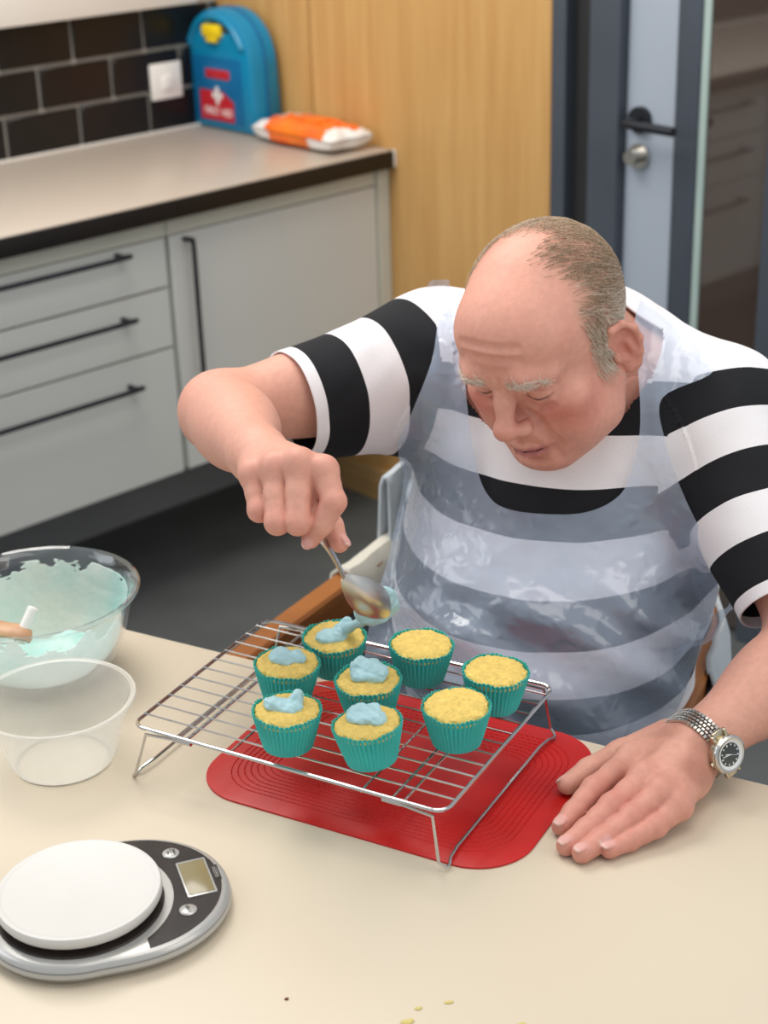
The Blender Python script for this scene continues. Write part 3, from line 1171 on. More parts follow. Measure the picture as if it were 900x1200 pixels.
def smear_shell():
    """ragged layer of buttercream on the inside of the bowl, thick at the bottom"""
    ins = [(0.0, 0.0058), (0.030, 0.0060), (0.060, 0.0072), (0.0765, 0.0164), (0.086, 0.026), (0.0938, 0.0366), (0.0995, 0.049), (0.1038, 0.0622),
           (0.1070, 0.075), (0.1097, 0.0900), (0.1118, 0.099), (0.1135, 0.1065)]
    seg = 160
    rr = np.interp(np.linspace(0, 11, 70), np.arange(12), [p[0] for p in ins])
    zz = np.interp(np.linspace(0, 11, 70), np.arange(12), [p[1] for p in ins])
    n = len(rr)
    th = np.linspace(0, 2 * PI, seg, endpoint=False)
    P = np.stack([np.outer(rr, np.cos(th)), np.outer(rr, np.sin(th)), np.repeat(zz[:, None], seg, 1)], -1).reshape(-1, 3)
    nz = vnoise(P, 70, 5) * 0.5 + vnoise(P, 170, 8) * 0.35 + vnoise(P * [1, 1, 3], 400, 3) * 0.2
    hrel = P[:, 2] / 0.107
    A = np.arctan2(P[:, 1], P[:, 0])
    lim = 0.90 + 0.08 * np.sin(2 * A + 0.4)
    thick = np.clip((lim - hrel) * 3.2 + nz * 0.9 + 0.1, -1, 1)
    t = np.clip(thick, 0, 1) * (0.0022 + 0.004 * (1 - hrel) ** 2 + 0.0012 * nz)
    nrm = -np.stack([np.cos(A) * np.clip(hrel * 1.5, 0, 1), np.sin(A) * np.clip(hrel * 1.5, 0, 1), -(1.1 - hrel)], -1)
    nrm /= np.linalg.norm(nrm, axis=1, keepdims=True)
    top = (P + nrm * (0.0006 + np.maximum(t, 0.0003))[:, None]).reshape(n, seg, 3)
    top = np.concatenate([top, top[:, :1]], 1).reshape(-1, 3)
    gq = np.concatenate([thick.reshape(n, seg), thick.reshape(n, seg)[:, :1]], 1).ravel()
    vs_, fs_ = clip_grid(None, top, 0.02 - gq, n, seg + 1)
    fs_ = [f[::-1] for f in fs_]
    mb = MB().add(vs_, fs_)
    return mb


bc = thing('buttercream', 'pale mint blue buttercream smeared round the inside of the glass bowl', 'icing', loc=(GB[0], GB[1], TZ))
bc.scale = (0.905, 0.905, 0.905)
o = part('smear', smear_shell(), M['icing_bowl'], bc)
md = o.modifiers.new('thickness', 'SOLIDIFY')
md.thickness = 0.0008
md.offset = -1
g = Group()
for (x, y, z, a, b, c, rz) in [(-0.01, 0.0, 0.020, .060, .050, .016, .3), (.030, .020, .026, .035, .028, .016, .8), (-.04, -.02, .028, .03, .035, .014, .1),
                               (.02, -.035, .022, .036, .022, .014, -.3), (.05, -.01, .030, .022, .03, .012, .2)]:
    g.u(Ell((x, y, z), (a, b, c), np.array(Matrix.Rotation(rz, 3, 'Z'))), 0.014)
V, Q = sdf_mesh(g, 0.003)
V[:, 2] += (vnoise(V, 90, 4) * 0.003 + vnoise(V, 260, 14) * 0.0012) * (V[:, 2] > 0.02)
rad = np.hypot(V[:, 0], V[:, 1])
mxr = np.interp(V[:, 2], [0.005, 0.0155, 0.036, 0.062], [0.058, 0.074, 0.0915, 0.101])
V[:, :2] *= np.minimum(1, mxr / np.maximum(rad, 1e-6))[:, None]
V[:, 2] = np.maximum(V[:, 2], 0.0062)
link('lump', np_mesh('lump', V, Q, M['icing_bowl']), bc)
sp = thing('spatula', 'wooden spatula with a white handle tip resting inside the glass bowl', 'spatula', loc=(-0.400, 1.573, TZ))
part('blade', MB().tube(smooth_path([(-0.095, 0.012, 0.088), (-0.054, 0.011, 0.085), (-0.024, 0.001, 0.082), (0.000, -0.001, 0.078), (0.006, 0.001, 0.073)], 6), 0.011, 12, flat=(0.55, 1.3)), M['spatula_wood'], sp)
part('handle_tip', MB().tube(smooth_path([(-0.004, -0.003, 0.066), (0.002, 0.004, 0.080), (0.0105, 0.014, 0.096), (0.0125, 0.0165, 0.0995)], 5), [0.0066] * 12 + [0.0063, 0.0055, 0.0042, 0.0015], 14), M['white_plastic'], sp, label='white rounded tip')

# frosted plastic bowl
PB = (-0.3400, 1.434)
pb = thing('plastic_bowl', 'empty frosted plastic bowl in front of the glass bowl', 'bowl', loc=(PB[0], PB[1], TZ))
prof = [(0.0, 0.0015), (0.046, 0.0015), (0.052, 0.003), (0.056, 0.009), (0.065, 0.038), (0.0735, 0.070), (0.0755, 0.0745), (0.0805, 0.0755), (0.0815, 0.0735)]
part('bowl', MB().lathe(prof, 80, caps=False), M['bowl_film'], pb)
part('rim', MB().tube([(0.0800 * math.cos(a), 0.0800 * math.sin(a), 0.0752) for a in np.linspace(0, 2 * PI, 80, endpoint=False)], 0.0009, 6, closed=True), M['bowl_film'], pb)
part('foot_ring', MB().lathe([(0.046, 0.0), (0.050, 0.0), (0.0505, 0.0026), (0.0455, 0.0026), (0.046, 0.0)], 64, caps=False), M['bowl_film'], pb)

# kitchen scale
SC = (-0.278, 1.1656)
SA = math.radians(18)
ks = thing('kitchen_scale', 'round white and silver kitchen scale with a black control panel', 'scale',
           loc=(SC[0], SC[1], TZ), rot=(0, 0, SA))


def body_r(p):
    c = math.cos(p)
    return 0.0865 + 0.047 * (max(0, c) ** 1.7)


ang = np.linspace(-PI, PI, 120, endpoint=False)
for ins0, name_ in ((0, 'body'),):
    mb = MB()
    rings = [(0.010, 0.001), (0.003, 0.004), (0.0, 0.009), (0.0008, 0.0125), (0.0022, 0.0128), (0.0022, 0.0136), (0.0012, 0.0140), (0.003, 0.0175), (0.0062, 0.0192), (0.020, 0.0192), (0.05, 0.0192)]
    n = len(ang)
    vs_, fs_ = [], []
    for ins, z in rings:
        for p in ang:
            r = body_r(p) - ins
            vs_.append((r * math.cos(p), r * math.sin(p), z))
    for i in range(len(rings) - 1):
        for k in range(n):
            k2 = (k + 1) % n
            fs_.append((i * n + k, i * n + k2, (i + 1) * n + k2, (i + 1) * n + k))
    fs_.append(tuple(range(n))[::-1])
    fs_.append(tuple((len(rings) - 1) * n + k for k in range(n)))
    part('body', MB().add(vs_, fs_), M['scale_body'], ks)
# crescent control panel
pp = []
for p in np.linspace(-1.05, 1.05, 40):
    pp.append(((body_r(p) - 0.0085) * math.cos(p), (body_r(p) - 0.0085) * math.sin(p)))
for p in np.linspace(0.97, -0.97, 40):
    pp.append((0.0815 * math.cos(p), 0.0815 * math.sin(p)))
vs_ = [(x, y, 0.0190) for x, y in pp] + [(x, y, 0.0199) for x, y in pp]
n = len(pp)
fs_ = [(k, (k + 1) % n, n + (k + 1) % n, n + k) for k in range(n)]
fs_ += [(n + k, n + k + 1, n + n - 2 - k, n + n - 1 - k) for k in range(n // 2 - 1)]
part('control_panel', MB().add(vs_, fs_), M['scale_panel'], ks, smooth=False, label='black crescent panel')
part('screen_frame', MB().box((0.0905, -0.026, 0.0196), (0.1175, 0.028, 0.0206), 0.0012), M['scale_body'], ks)
part('screen', MB().box((0.0922, -0.0235, 0.0202), (0.1158, 0.0255, 0.0209), 0.0006), M['lcd'], ks, label='greenish grey display')
for nm, cx, cy, words in (('on', 0.090, 0.0445, ('ON', 'ZERO')), ('unit', 0.087, -0.0425, ('UNIT',))):
    b = part('button', MB().lathe([(0.0, 0.0192), (0.0078, 0.0192), (0.0078, 0.0208), (0.0068, 0.0216), (0.0, 0.0218)], 32, c=(cx, cy, 0)), M['scale_body'], ks)
    for q, w in enumerate(words):
        off = 0.0 if len(words) == 1 else (0.0027 if q == 1 else -0.0027)
        Mx = Matrix.Translation((cx + off, cy, 0.0219)) @ Matrix.Rotation(-PI / 2, 4, 'Z')
        text_mesh('lettering', w, 0.0046 if len(words) == 1 else 0.0036, M['ink'], b, Mx, 0.0001)
    if len(words) == 2:
        part('divider', MB().box((cx - 0.0003, cy - 0.0058, 0.0216), (cx + 0.0003, cy + 0.0058, 0.0220)), M['ink'], b, smooth=False)
pb_ = part('printed_frame', MB().box((0.1195, -0.008, 0.01985), (0.1255, 0.014, 0.0200)).box((0.1203, -0.0072, 0.0199), (0.1247, 0.0132, 0.0201)), M['scale_panel'], ks, smooth=False)
part('capacity_print', MB().box((0.1208, -0.005, 0.0200), (0.1211, 0.011, 0.0202)).box((0.1222, -0.0055, 0.0200), (0.1226, 0.0115, 0.0202)).box((0.1237, -0.004, 0.0200), (0.1240, 0.010, 0.0202)), M['scale_body'], ks, smooth=False)
part('platform_neck', MB().lathe([(0.0, 0.0185), (0.074, 0.0185), (0.0725, 0.021), (0.058, 0.0225), (0.056, 0.027), (0.0, 0.027)], 72), M['scale_panel'], ks)
prof = [(0.0, 0.026), (0.064, 0.026), (0.0705, 0.0275), (0.0726, 0.031), (0.0726, 0.0355), (0.0714, 0.0378), (0.0692, 0.0384), (0.0672, 0.0376), (0.0650, 0.0372), (0.0, 0.0370)]
part('weighing_plate', MB().lathe(prof, 96), M['scale_plate'], ks, label='white round weighing plate')

# crumbs and smears on the table
for i, (x, y, rx, ry, rz, m_, lab) in enumerate([
        (-0.0936, 1.0565, 0.0016, 0.0012, 0.0012, 'crumb', 'tiny dark red crumb on the table between the scale and the front edge'),
        (0.0045, 1.0245, 0.0050, 0.0032, 0.0012, 'smear', 'flat yellowish cake crumb near the front edge of the table'),
        (0.0140, 1.0400, 0.0030, 0.0020, 0.0009, 'smear', 'small pale smear just behind the flat yellowish crumb'),
        (0.0390, 1.0460, 0.0036, 0.0018, 0.0009, 'smear', 'thin pale smear furthest back of the crumbs at the front'),
        (0.0960, 1.0170, 0.0032, 0.0024, 0.0009, 'smear', 'small pale smear to the right of the flat yellowish crumb')]):
    g = Group().u(Ell((0, 0, rz * 0.5), (rx, ry, rz))).u(Ell((rx * 0.7, ry * 0.5, rz * 0.4), (rx * .6, ry * .7, rz * .8)), 0.001)
    V, Q = sdf_mesh(g, 0.0005, 0.002)
    V[:, 2] = np.maximum(V[:, 2], 0)
    o = link('crumb', np_mesh('crumb', V, Q, M[m_]), loc=(x, y, TZ))
    tag(o, lab, 'crumb')

# ------------------------------------------------------------------ the man
def arr(*p):
    return np.array(p, float)


SR, ER = arr(.0464, 1.827, 1.0266), arr(-.1794, 1.6932, 1.0223)
SL, EL = arr(.3870, 1.664, .9980), arr(.4400, 1.4600, .8270)
WL = arr(.3000, 1.3610, .777)
RH = {'W': (-0.1209, 1.4646, 1.0600), 'ML': (-0.1204, 1.3949, 1.0682), 'MR': (-0.0994, 1.3852, 1.0783), 'MM': (-0.0767, 1.3772, 1.0850), 'MI': (-0.0543, 1.3740, 1.0779), 'PL': (-0.1149, 1.3694, 1.0428), 'PR': (-0.0978, 1.3511, 1.0383), 'PM': (-0.0788, 1.3463, 1.0398), 'PI': (-0.0455, 1.3534, 1.0558), 'DL': (-0.1110, 1.4040, 1.0344), 'TL': (-0.1064, 1.4181, 1.0414), 'DR': (-0.0945, 1.3914, 1.0306), 'TR': (-0.0917, 1.4110, 1.0378), 'DM': (-0.0751, 1.3856, 1.0298), 'TM': (-0.0737, 1.4052, 1.0370), 'DI': (-0.0573, 1.3499, 1.0356), 'TI': (-0.0683, 1.3534, 1.0189), 'C': (-0.0940, 1.4505, 1.0406), 'MT': (-0.0634, 1.4217, 1.0250), 'IT': (-0.0503, 1.3898, 1.0147), 'TT': (-0.0425, 1.3742, 1.0040), 'H0': (-0.0841, 1.3937, 1.0309), 'H1': (-0.0610, 1.3691, 1.0149), 'NK': (-0.0406, 1.3975, 0.9578), 'TIP': (0.0008, 1.4350, 0.8942)}
RH = {k: np.array(v) for k, v in RH.items()}
LH = dict(M1=(0.2355, 1.3522, 0.772), M2=(0.2408, 1.3126, 0.774), M3=(0.2527, 1.2903, 0.771), M4=(0.2681, 1.2799, 0.763),
          P1=(0.193, 1.3146, 0.762), P2=(0.2056, 1.2821, 0.764), P3=(0.223, 1.2687, 0.761), P4=(0.2433, 1.2596, 0.756),
          D1=(0.1714, 1.2904, 0.753), D2=(0.1795, 1.2593, 0.754), D3=(0.1922, 1.2465, 0.752), D4=(0.2168, 1.2466, 0.75),
          T1=(0.1574, 1.2746, 0.749), T2=(0.1586, 1.2433, 0.749), T3=(0.1712, 1.2307, 0.749), T4=(0.1969, 1.2345, 0.749),
          C0=(0.2760, 1.3850, 0.773), TM=(0.2285, 1.3762, 0.76), TI=(0.1941, 1.3597, 0.7545), TT=(0.1706, 1.3385, 0.7525))
LH = {k: np.array(v) for k, v in LH.items()}
WR = RH['W']
mid = (SR + SL) / 2
b1 = (SL - SR) / np.linalg.norm(SL - SR)
b1[2] = 0
b1 /= np.linalg.norm(b1)
up = arr(0, 0, 1)
bf = np.cross(up, b1) * -1.0
bf = bf / np.linalg.norm(bf)
if bf[1] > 0:
    bf = -bf
BA = np.stack([b1, bf, up], 1)


def B(x, y, z):
    """body frame: x to his left, y forward, z up, from the mid-shoulder point"""
    return mid + b1 * x + bf * y + up * z


def tiltA(deg):
    a = math.radians(deg)
    f2 = bf * math.cos(a) - up * math.sin(a)
    u2 = up * math.cos(a) + bf * math.sin(a)
    return np.stack([b1, f2, u2], 1)


# head pose
hy, hp_, hr = 0.63, 0.452, 0.10
fx = arr(-math.sin(hy) * math.cos(hp_), -math.cos(hy) * math.cos(hp_), -math.sin(hp_))
hl = arr(math.cos(hy), -math.sin(hy), 0)
hu = arr(-math.sin(hy) * math.sin(hp_), -math.cos(hy) * math.sin(hp_), math.cos(hp_))
HM = np.stack([math.cos(hr) * hl + math.sin(hr) * hu, fx, -math.sin(hr) * hl + math.cos(hr) * hu], 1)
HT, HS = arr(.1753, 1.6195, 1.1205), 0.962


def H(x, y, z):
    return HT + HM @ arr(x, y, z) * HS


# --- torso, shared by the body and (padded) by the shirt
HIP = B(0, -0.05, -0.50)


def torso(pad):
    g = []
    g.append((Ell(B(0, 0.000, -0.13), (.172 + pad, .118 + pad, .185 + pad), tiltA(12)), 0))
    g.append((Ell(B(-.008, 0.055, -0.275), (.170 + pad, .158 + pad, .175 + pad), tiltA(4)), .09))
    g.append((Ell(B(-.012, 0.0, -0.44), (.168 + pad, .160 + pad, .130 + pad), BA), .07))
    g.append((Cone(SR + b1 * .035, SL - b1 * .035, .064 + pad, .064 + pad), .06))
    nb = B(0.0, 0.015, .060)
    g.append((Cone(nb, SR + arr(0, 0, .012) + b1 * .03, .052 + pad, .050 + pad), .05))
    g.append((Cone(nb, SL + arr(0, 0, .012) - b1 * .03, .052 + pad, .050 + pad), .05))
    g.append((Ell(B(0, -0.075, -0.05), (.150 + pad, .075 + pad, .15 + pad), tiltA(18)), .06))
    return g


KR, KL = B(-.13, .40, -.50), B(.10, .42, -.50)
AR, AL = B(-.14, .34, -.955), B(.11, .36, -.955)


def legs(pad):
    return [(Cone(B(-.085, 0, -.49), KR, .088 + pad, .064 + pad), .04), (Cone(B(.085, 0, -.49), KL, .088 + pad, .064 + pad), .04),
            (Cone(KR, AR, .062 + pad, .040 + pad), .03), (Cone(KL, AL, .062 + pad, .040 + pad), .03)]


# --- head
XS = 1.10


def head_group():
    g = Group(HT, HM, HS)

    def e(c, r, k, A=None, both=False, op='u'):
        for s in ((1, -1) if both else (1,)):
            A2 = A
            if A is not None and s < 0:
                A2 = np.diag([-1, 1, 1]) @ A @ np.diag([-1, 1, 1])
            g.ops.append((op, Ell((c[0] * s * XS, c[1], c[2]), (r[0] * XS, r[1], r[2]), A2), k))

    def ch(pts, rs, k, op='u', both=False):
        for s in ((1, -1) if both else (1,)):
            g.chain([(p[0] * s * XS, p[1], p[2]) for p in pts], rs, k, op)

    e((0, -.013, .030), (.0745, .099, .089), 0)
    e((0, .022, -.034), (.060, .064, .080), .03)
    e((0, .052, .046), (.056, .042, .046), .03)
    ch([(.056, .002, -.050), (.050, .022, -.078), (.018, .066, -.102)], [.019, .018, .016], .03, both=True)
    e((0, .077, -.100), (.024, .017, .016), .022)
    e((.043, .060, -.024), (.024, .021, .018), .022, both=True)
    e((.040, .056, -.060), (.022, .026, .030), .03, both=True)
    # sagging flesh under the jaw
    e((0, .035, -.098), (.038, .045, .022), .03)
    # brow, sockets, lids
    ch([(.010, .091, .020), (.028, .0905, .0235), (.047, .076, .020)], [.008, .0085, .007], .016, both=True)
    e((.0320, .098, -.001), (.0175, .0145, .0115), .010, op='s', both=True)
    e((.0320, .0755, -.001), (.0155, .0140, .0135), .003, both=True)
    lg = Group()
    lg.ops = g.ops

    def sy(x, z, lo=.03):
        a_, b_ = lo, .15
        for _ in range(16):
            m_ = (a_ + b_) / 2
            if lg(arr(x, m_, z)[None])[0] < 0:
                a_ = m_
            else:
                b_ = m_
        return a_

    def crease(pts, r, pen, k, both=True):
        for s in ((1, -1) if both else (1,)):
            Q_ = [(p[0] * s * XS, p[1]) for p in pts]
            c_ = [(x, sy(x, z) + r - pen, z) for x, z in Q_]
            g.chain(c_, r, k, 's')

    def ridge(pts, rs, proud, k, both=True):
        for s in ((1, -1) if both else (1,)):
            Q_ = [(p[0] * s * XS, p[1]) for p in pts]
            rr = rs if hasattr(rs, '__len__') else [rs] * len(Q_)
            c_ = [(x, sy(x, z) - r_ + proud, z) for (x, z), r_ in zip(Q_, rr)]
            g.chain(c_, list(rr), k)
    # lid crease above, lash line below, bag
    crease([(.0175, .0025), (.024, .0075), (.032, .0090), (.040, .0070), (.0465, .0020)], .0016, .0012, .003)
    crease([(.0180, -.0030), (.023, -.0058), (.029, -.0073), (.035, -.0075), (.041, -.0060), (.0465, -.0028)], .0010, .0011, .0015)
    ridge([(.0205, -.0100), (.030, -.0135), (.042, -.0115)], [.0042, .0052, .0042], .0016, .006)
    crease([(.0190, -.0150), (.026, -.0205), (.036, -.0210), (.044, -.0175)], .0040, .0012, .005)
    # nose
    ch([(0, .0900, .014), (0, .1000, -.006), (0, .1135, -.029)], [.0075, .0085, .0105], .012)
    e((0, .1155, -.0335), (.0128, .0115, .0108), .007)
    e((.0128, .1020, -.0390), (.0082, .0110, .0080), .006, both=True)
    e((.0062, .1085, -.0445), (.0042, .0060, .0036), .003, op='s', both=True)
    crease([(.0130, -.0285), (.0190, -.0330), (.0215, -.0410)], .0025, .0012, .004)
    # mouth
    e((0, .084, -.060), (.029, .0165, .018), .016)
    crease([(0, -.052), (0, -.063)], .0035, .0012, .004, both=False)
    ch([(-.026, .083, -.0735), (-.012, .0965, -.0700), (-.004, .1000, -.0685), (0, .0997, -.0697), (.004, .1000, -.0685), (.012, .0965, -.0700), (.026, .083, -.0735)],
       [.0022, .0044, .0050, .0050, .0050, .0044, .0022], .004)
    ch([(-.023, .083, -.0780), (-.010, .0945, -.0815), (0, .0972, -.0822), (.010, .0945, -.0815), (.023, .083, -.0780)],
       [.0025, .0052, .0058, .0052, .0025], .005)
    crease([(-.0245, -.0770), (-.012, -.0757), (0, -.0760), (.012, -.0757), (.0245, -.0770)], .0013, .0032, .0016, both=False)
    e((0, .0960, -.0915), (.016, .006, .004), .008, op='s')
    # folds from nose to mouth, and beside the mouth
    crease([(.0235, -.0400), (.0290, -.0520), (.0340, -.0660), (.0355, -.0760)], .0060, .0016, .006)
    crease([(.0300, -.0800), (.0310, -.0920)], .0050, .0010, .006)
    crease([(.0050, .0150), (.0058, .0270)], .0035, .0007, .004)
    for z in (.052, .066):
        crease([(-.034, z - .001), (-.015, z + .002), (.010, z + .001), (.032, z - .002)], .0050, .00035, .005, both=False)
    # ears
    for s in (1, -1):
        az = math.radians(30) * s
        A = np.array(Matrix.Rotation(az, 3, 'Z') @ Matrix.Rotation(math.radians(-12), 3, 'X'))
        c = arr(.0735 * s * XS, -.014, -.018)

        def q(y, z, x=0.0):
            return c + A @ arr(x * s, y, z)
        g.u(Ell(q(-.004, 0.0, .006), (.0050, .0165, .0300), A), .006)
        hel = [q(.011, .010, .004), q(.012, .022, .008), q(.002, .0330, .010), q(-.012, .0315, .011), q(-.0200, .018, .012), q(-.0195, .002, .0115),
               q(-.0125, -.014, .010), q(-.004, -.026, .007)]
        g.chain(hel, [.0035, .0040, .0042, .0042, .0042, .0040, .0040, .0052], .003)
        g.u(Ell(q(.002, -.026, .005), (.0052, .0085, .0095), A), .005)
        g.sub(Ell(q(.0005, .001, .013), (.0070, .0085, .0130), A), .004)
        g.sub(Ell(q(-.008, .016, .0145), (.0042, .0062, .0110), A), .004)
        g.u(Ell(q(.0115, -.004, .006), (.0050, .0042, .0070), A), .003)
        g.u(Ell(q(-.0075, -.005, .0085), (.0038, .0038, .0130), A), .004)
    return g


def fing(g, pts, rs, k=.004):
    g.chain(pts, rs, k)


def nailpad(tip, d0, n):
    """direction and centre of a nail: n = outward normal of the finger's back"""
    ax = tip - d0
    ax /= np.linalg.norm(ax)
    nn = n - ax * (n @ ax)
    nn /= np.linalg.norm(nn)
    return ax, nn


NAILS = []


def add_nail(g, tip, d0, n, r, w=.0058, l=.0068):
    ax, nn = nailpad(tip, d0, n)
    c = tip + ax * .0015 + nn * (r - .0016)
    sx = np.cross(ax, nn)
    A = np.stack([sx, ax, nn], 1)
    NAILS.append((c, A, w, l))
    g.u(Ell(c, (w, l, .0024), A), .0008)


def right_hand():
    g = Group()
    r = RH
    palm = Group()
    # dorsum from the wrist to the knuckles
    for kk, ra in (('ML', .0135), ('MR', .0140), ('MM', .0142), ('MI', .0138)):
        palm.u(Cone(WR, r[kk], .0195, ra), .012)
    palm.u(Ell((r['ML'] + r['MI'] + WR) / 3 - arr(0, -.006, .012), (.034, .030, .018)), .012)
    palm.u(Cone(r['C'], r['MT'], .0175, .0135), .012)
    d = lambda a, b, t: r[a] + (r[b] - r[a]) * t
    for m_, p_, dd, tt, a in (('ML', 'PL', 'DL', 'TL', .0104), ('MR', 'PR', 'DR', 'TR', .0112), ('MM', 'PM', 'DM', 'TM', .0116)):
        f = Group()
        fing(f, [r[m_], d(m_, p_, .5), r[p_], d(p_, dd, .55), r[dd], r[tt]], [a + .0016, a - .0002, a + .0004, a - .0012, a - .0012, a - .002], .004)
        g.u(f, 0.0012)
    f = Group()
    fing(f, [r['MI'], d('MI', 'PI', .5), r['PI'], d('PI', 'DI', .5), r['DI'], r['TI']], [.0130, .0113, .0116, .0104, .0102, .0086], .004)
    add_nail(f, r['TI'], r['DI'], arr(-.15, -1, .25), .0086)
    g.u(f, 0.0012)
    f = Group()
    fing(f, [r['MT'], d('MT', 'IT', .5), r['IT'], r['TT']], [.0135, .0118, .0116, .0088], .004)
    add_nail(f, r['TT'], r['IT'], arr(.9, -.5, .3), .0088, .0064, .0074)
    g.u(f, 0.0012)
    palm.u(Cone((r['MM'] + r['MI']) / 2 + arr(0, .006, -.004), (r['PM'] + r['DI']) / 2 + arr(0, .016, .004), .010, .009), .006)
    # knuckle bumps
    for kk in ('ML', 'MR', 'MM', 'MI'):
        palm.u(Ell(r[kk] + arr(0, -.002, .0035), (.0098, .0105, .0100)), .008)
    g.u(palm, .0065)
    return g


def left_hand():
    g = Group()
    r = LH
    palm = Group()
    for kk, ra in (('M1', .0145), ('M2', .0150), ('M3', .0145), ('M4', .0130)):
        palm.u(Cone(WL, r[kk], .0215, ra), .014)
    palm.u(Ell((r['M1'] + r['M4'] + WL) / 3 - arr(0, 0, .010), (.042, .036, .018)), .012)
    palm.u(Cone(r['C0'], r['TM'], .0190, .0150), .014)
    for a, b, c, e, ra in (('M1', 'P1', 'D1', 'T1', .0112), ('M2', 'P2', 'D2', 'T2', .0116), ('M3', 'P3', 'D3', 'T3', .0112), ('M4', 'P4', 'D4', 'T4', .0100)):
        f = Group()
        h1, h2 = (r[a] + r[b]) / 2, (r[b] + r[c]) / 2
        fing(f, [r[a], h1, r[b], h2, r[c], r[e]], [ra + .0026, ra + .0002, ra + .0008, ra - .0006, ra - .0004, ra - .0018], .005)
        add_nail(f, r[e], r[c], arr(0, 0, 1), ra - .0018, .0062, .0072)
        g.u(f, .0014)
    f = Group()
    fing(f, [r['TM'], r['TI'], r['TT']], [.0145, .0122, .0100], .004)
    add_nail(f, r['TT'], r['TI'], arr(-.5, .6, .6), .0095, .0068, .0078)
    g.u(f, .0014)
    for kk in ('M1', 'M2', 'M3', 'M4'):
        palm.u(Ell(r[kk] + arr(0, 0, .0035), (.0095, .0095, .0100)), .008)
    # tendons fanning over the back of the hand
    for kk in ('M2', 'M3', 'M4'):
        palm.u(Cone(WL + (r[kk] - WL) * .35 + arr(0, 0, .0125), r[kk] + arr(0, 0, .010), .0030, .0040), .008)
    g.u(palm, .007)
    return g


body = Group()
for nd, k in torso(0.0) + legs(0.0):
    body.u(nd, k)
# feet
for a in (AR, AL):
    body.u(Cone(a + arr(0, 0, -.02), a + bf * .13 + arr(0, 0, -.035), .036, .030), .03)
nbase = B(0.0, -0.012, .085)
neck = Group()
neck.u(Cone(nbase - arr(0, 0, .04), H(0, -.030, -.045), .066, .060))
neck.u(Cone(B(0.0, .03, .03), H(0, .020, -.075), .045, .046), .03)
body.u(neck, .035)
# arms
def limb(a, b, ra, rb, bulge=None):
    g = Group()
    g.u(Cone(a, b, ra, rb))
    if bulge:
        t, r_, o = bulge
        ax = (b - a) / np.linalg.norm(b - a)
        A = np.stack([np.cross(ax, up) / np.linalg.norm(np.cross(ax, up)), ax, np.cross(np.cross(ax, up), ax)], 1)
        A /= np.linalg.norm(A, axis=0)
        g.u(Ell(a + (b - a) * t + o, (r_, np.linalg.norm(b - a) * .36, r_), A), .03)
    return g


body.u(limb(SR, ER, .052, .040, (.45, .047, arr(0, 0, -.006))), .03)
body.u(limb(SL, EL, .048, .041, (.40, .043, arr(0, 0, 0))), .03)
EXR = ER + (ER - SR) / np.linalg.norm(ER - SR) * .004
body.u(Ell(EXR + arr(.006, .008, .0), (.033, .033, .034)), .02)
body.u(limb(ER, WR, .040, .0285, (.34, .0415, arr(.006, 0, -.002))), .022)
body.u(limb(EL, WL, .042, .0290, (.30, .043, arr(0, 0, -.002))), .022)
RG, LG, HG = right_hand(), left_hand(), head_group()
body.u(RG, .014)
body.u(LG, .014)
body.u(HG, .022)

Vb, Fb = sdf_mesh(body, 0.004)
Vb = project(body, Vb, 2)


def near(V, c, r):
    return ((V - c) ** 2).sum(1) < r * r


def fine_mask(V):
    m = near(V, HT + HM @ arr(0, .02, .0), .165)
    for hd in (RH, LH):
        cc = np.mean(list(hd.values())[:16], axis=0)
        m |= near(V, cc, .095)
    return m


def mid_mask(V):
    m = fine_mask(V)
    for a, b in ((ER, WR), (EL, WL)):
        for t in np.linspace(-.35, 1, 8):
            m |= near(V, a + (b - a) * t, .075)
    for a, b in ((SR, ER), (SL, EL)):
        for t in (.55, .7, .85, 1):
            m |= near(V, a + (b - a) * t, .08)
    return m


Vb, Fb, nm = refine(Vb, Fb, mid_mask(Vb))
Vb[nm] = project(body, Vb[nm], 2)
Vb, Fb, nm = refine(Vb, Fb, fine_mask(Vb))
Vb[nm] = project(body, Vb[nm], 2)


def face_mask(V):
    q = (V - HT) @ HM / HS
    return ((q - arr(0, .085, -.035)) ** 2).sum(1) < .075 ** 2


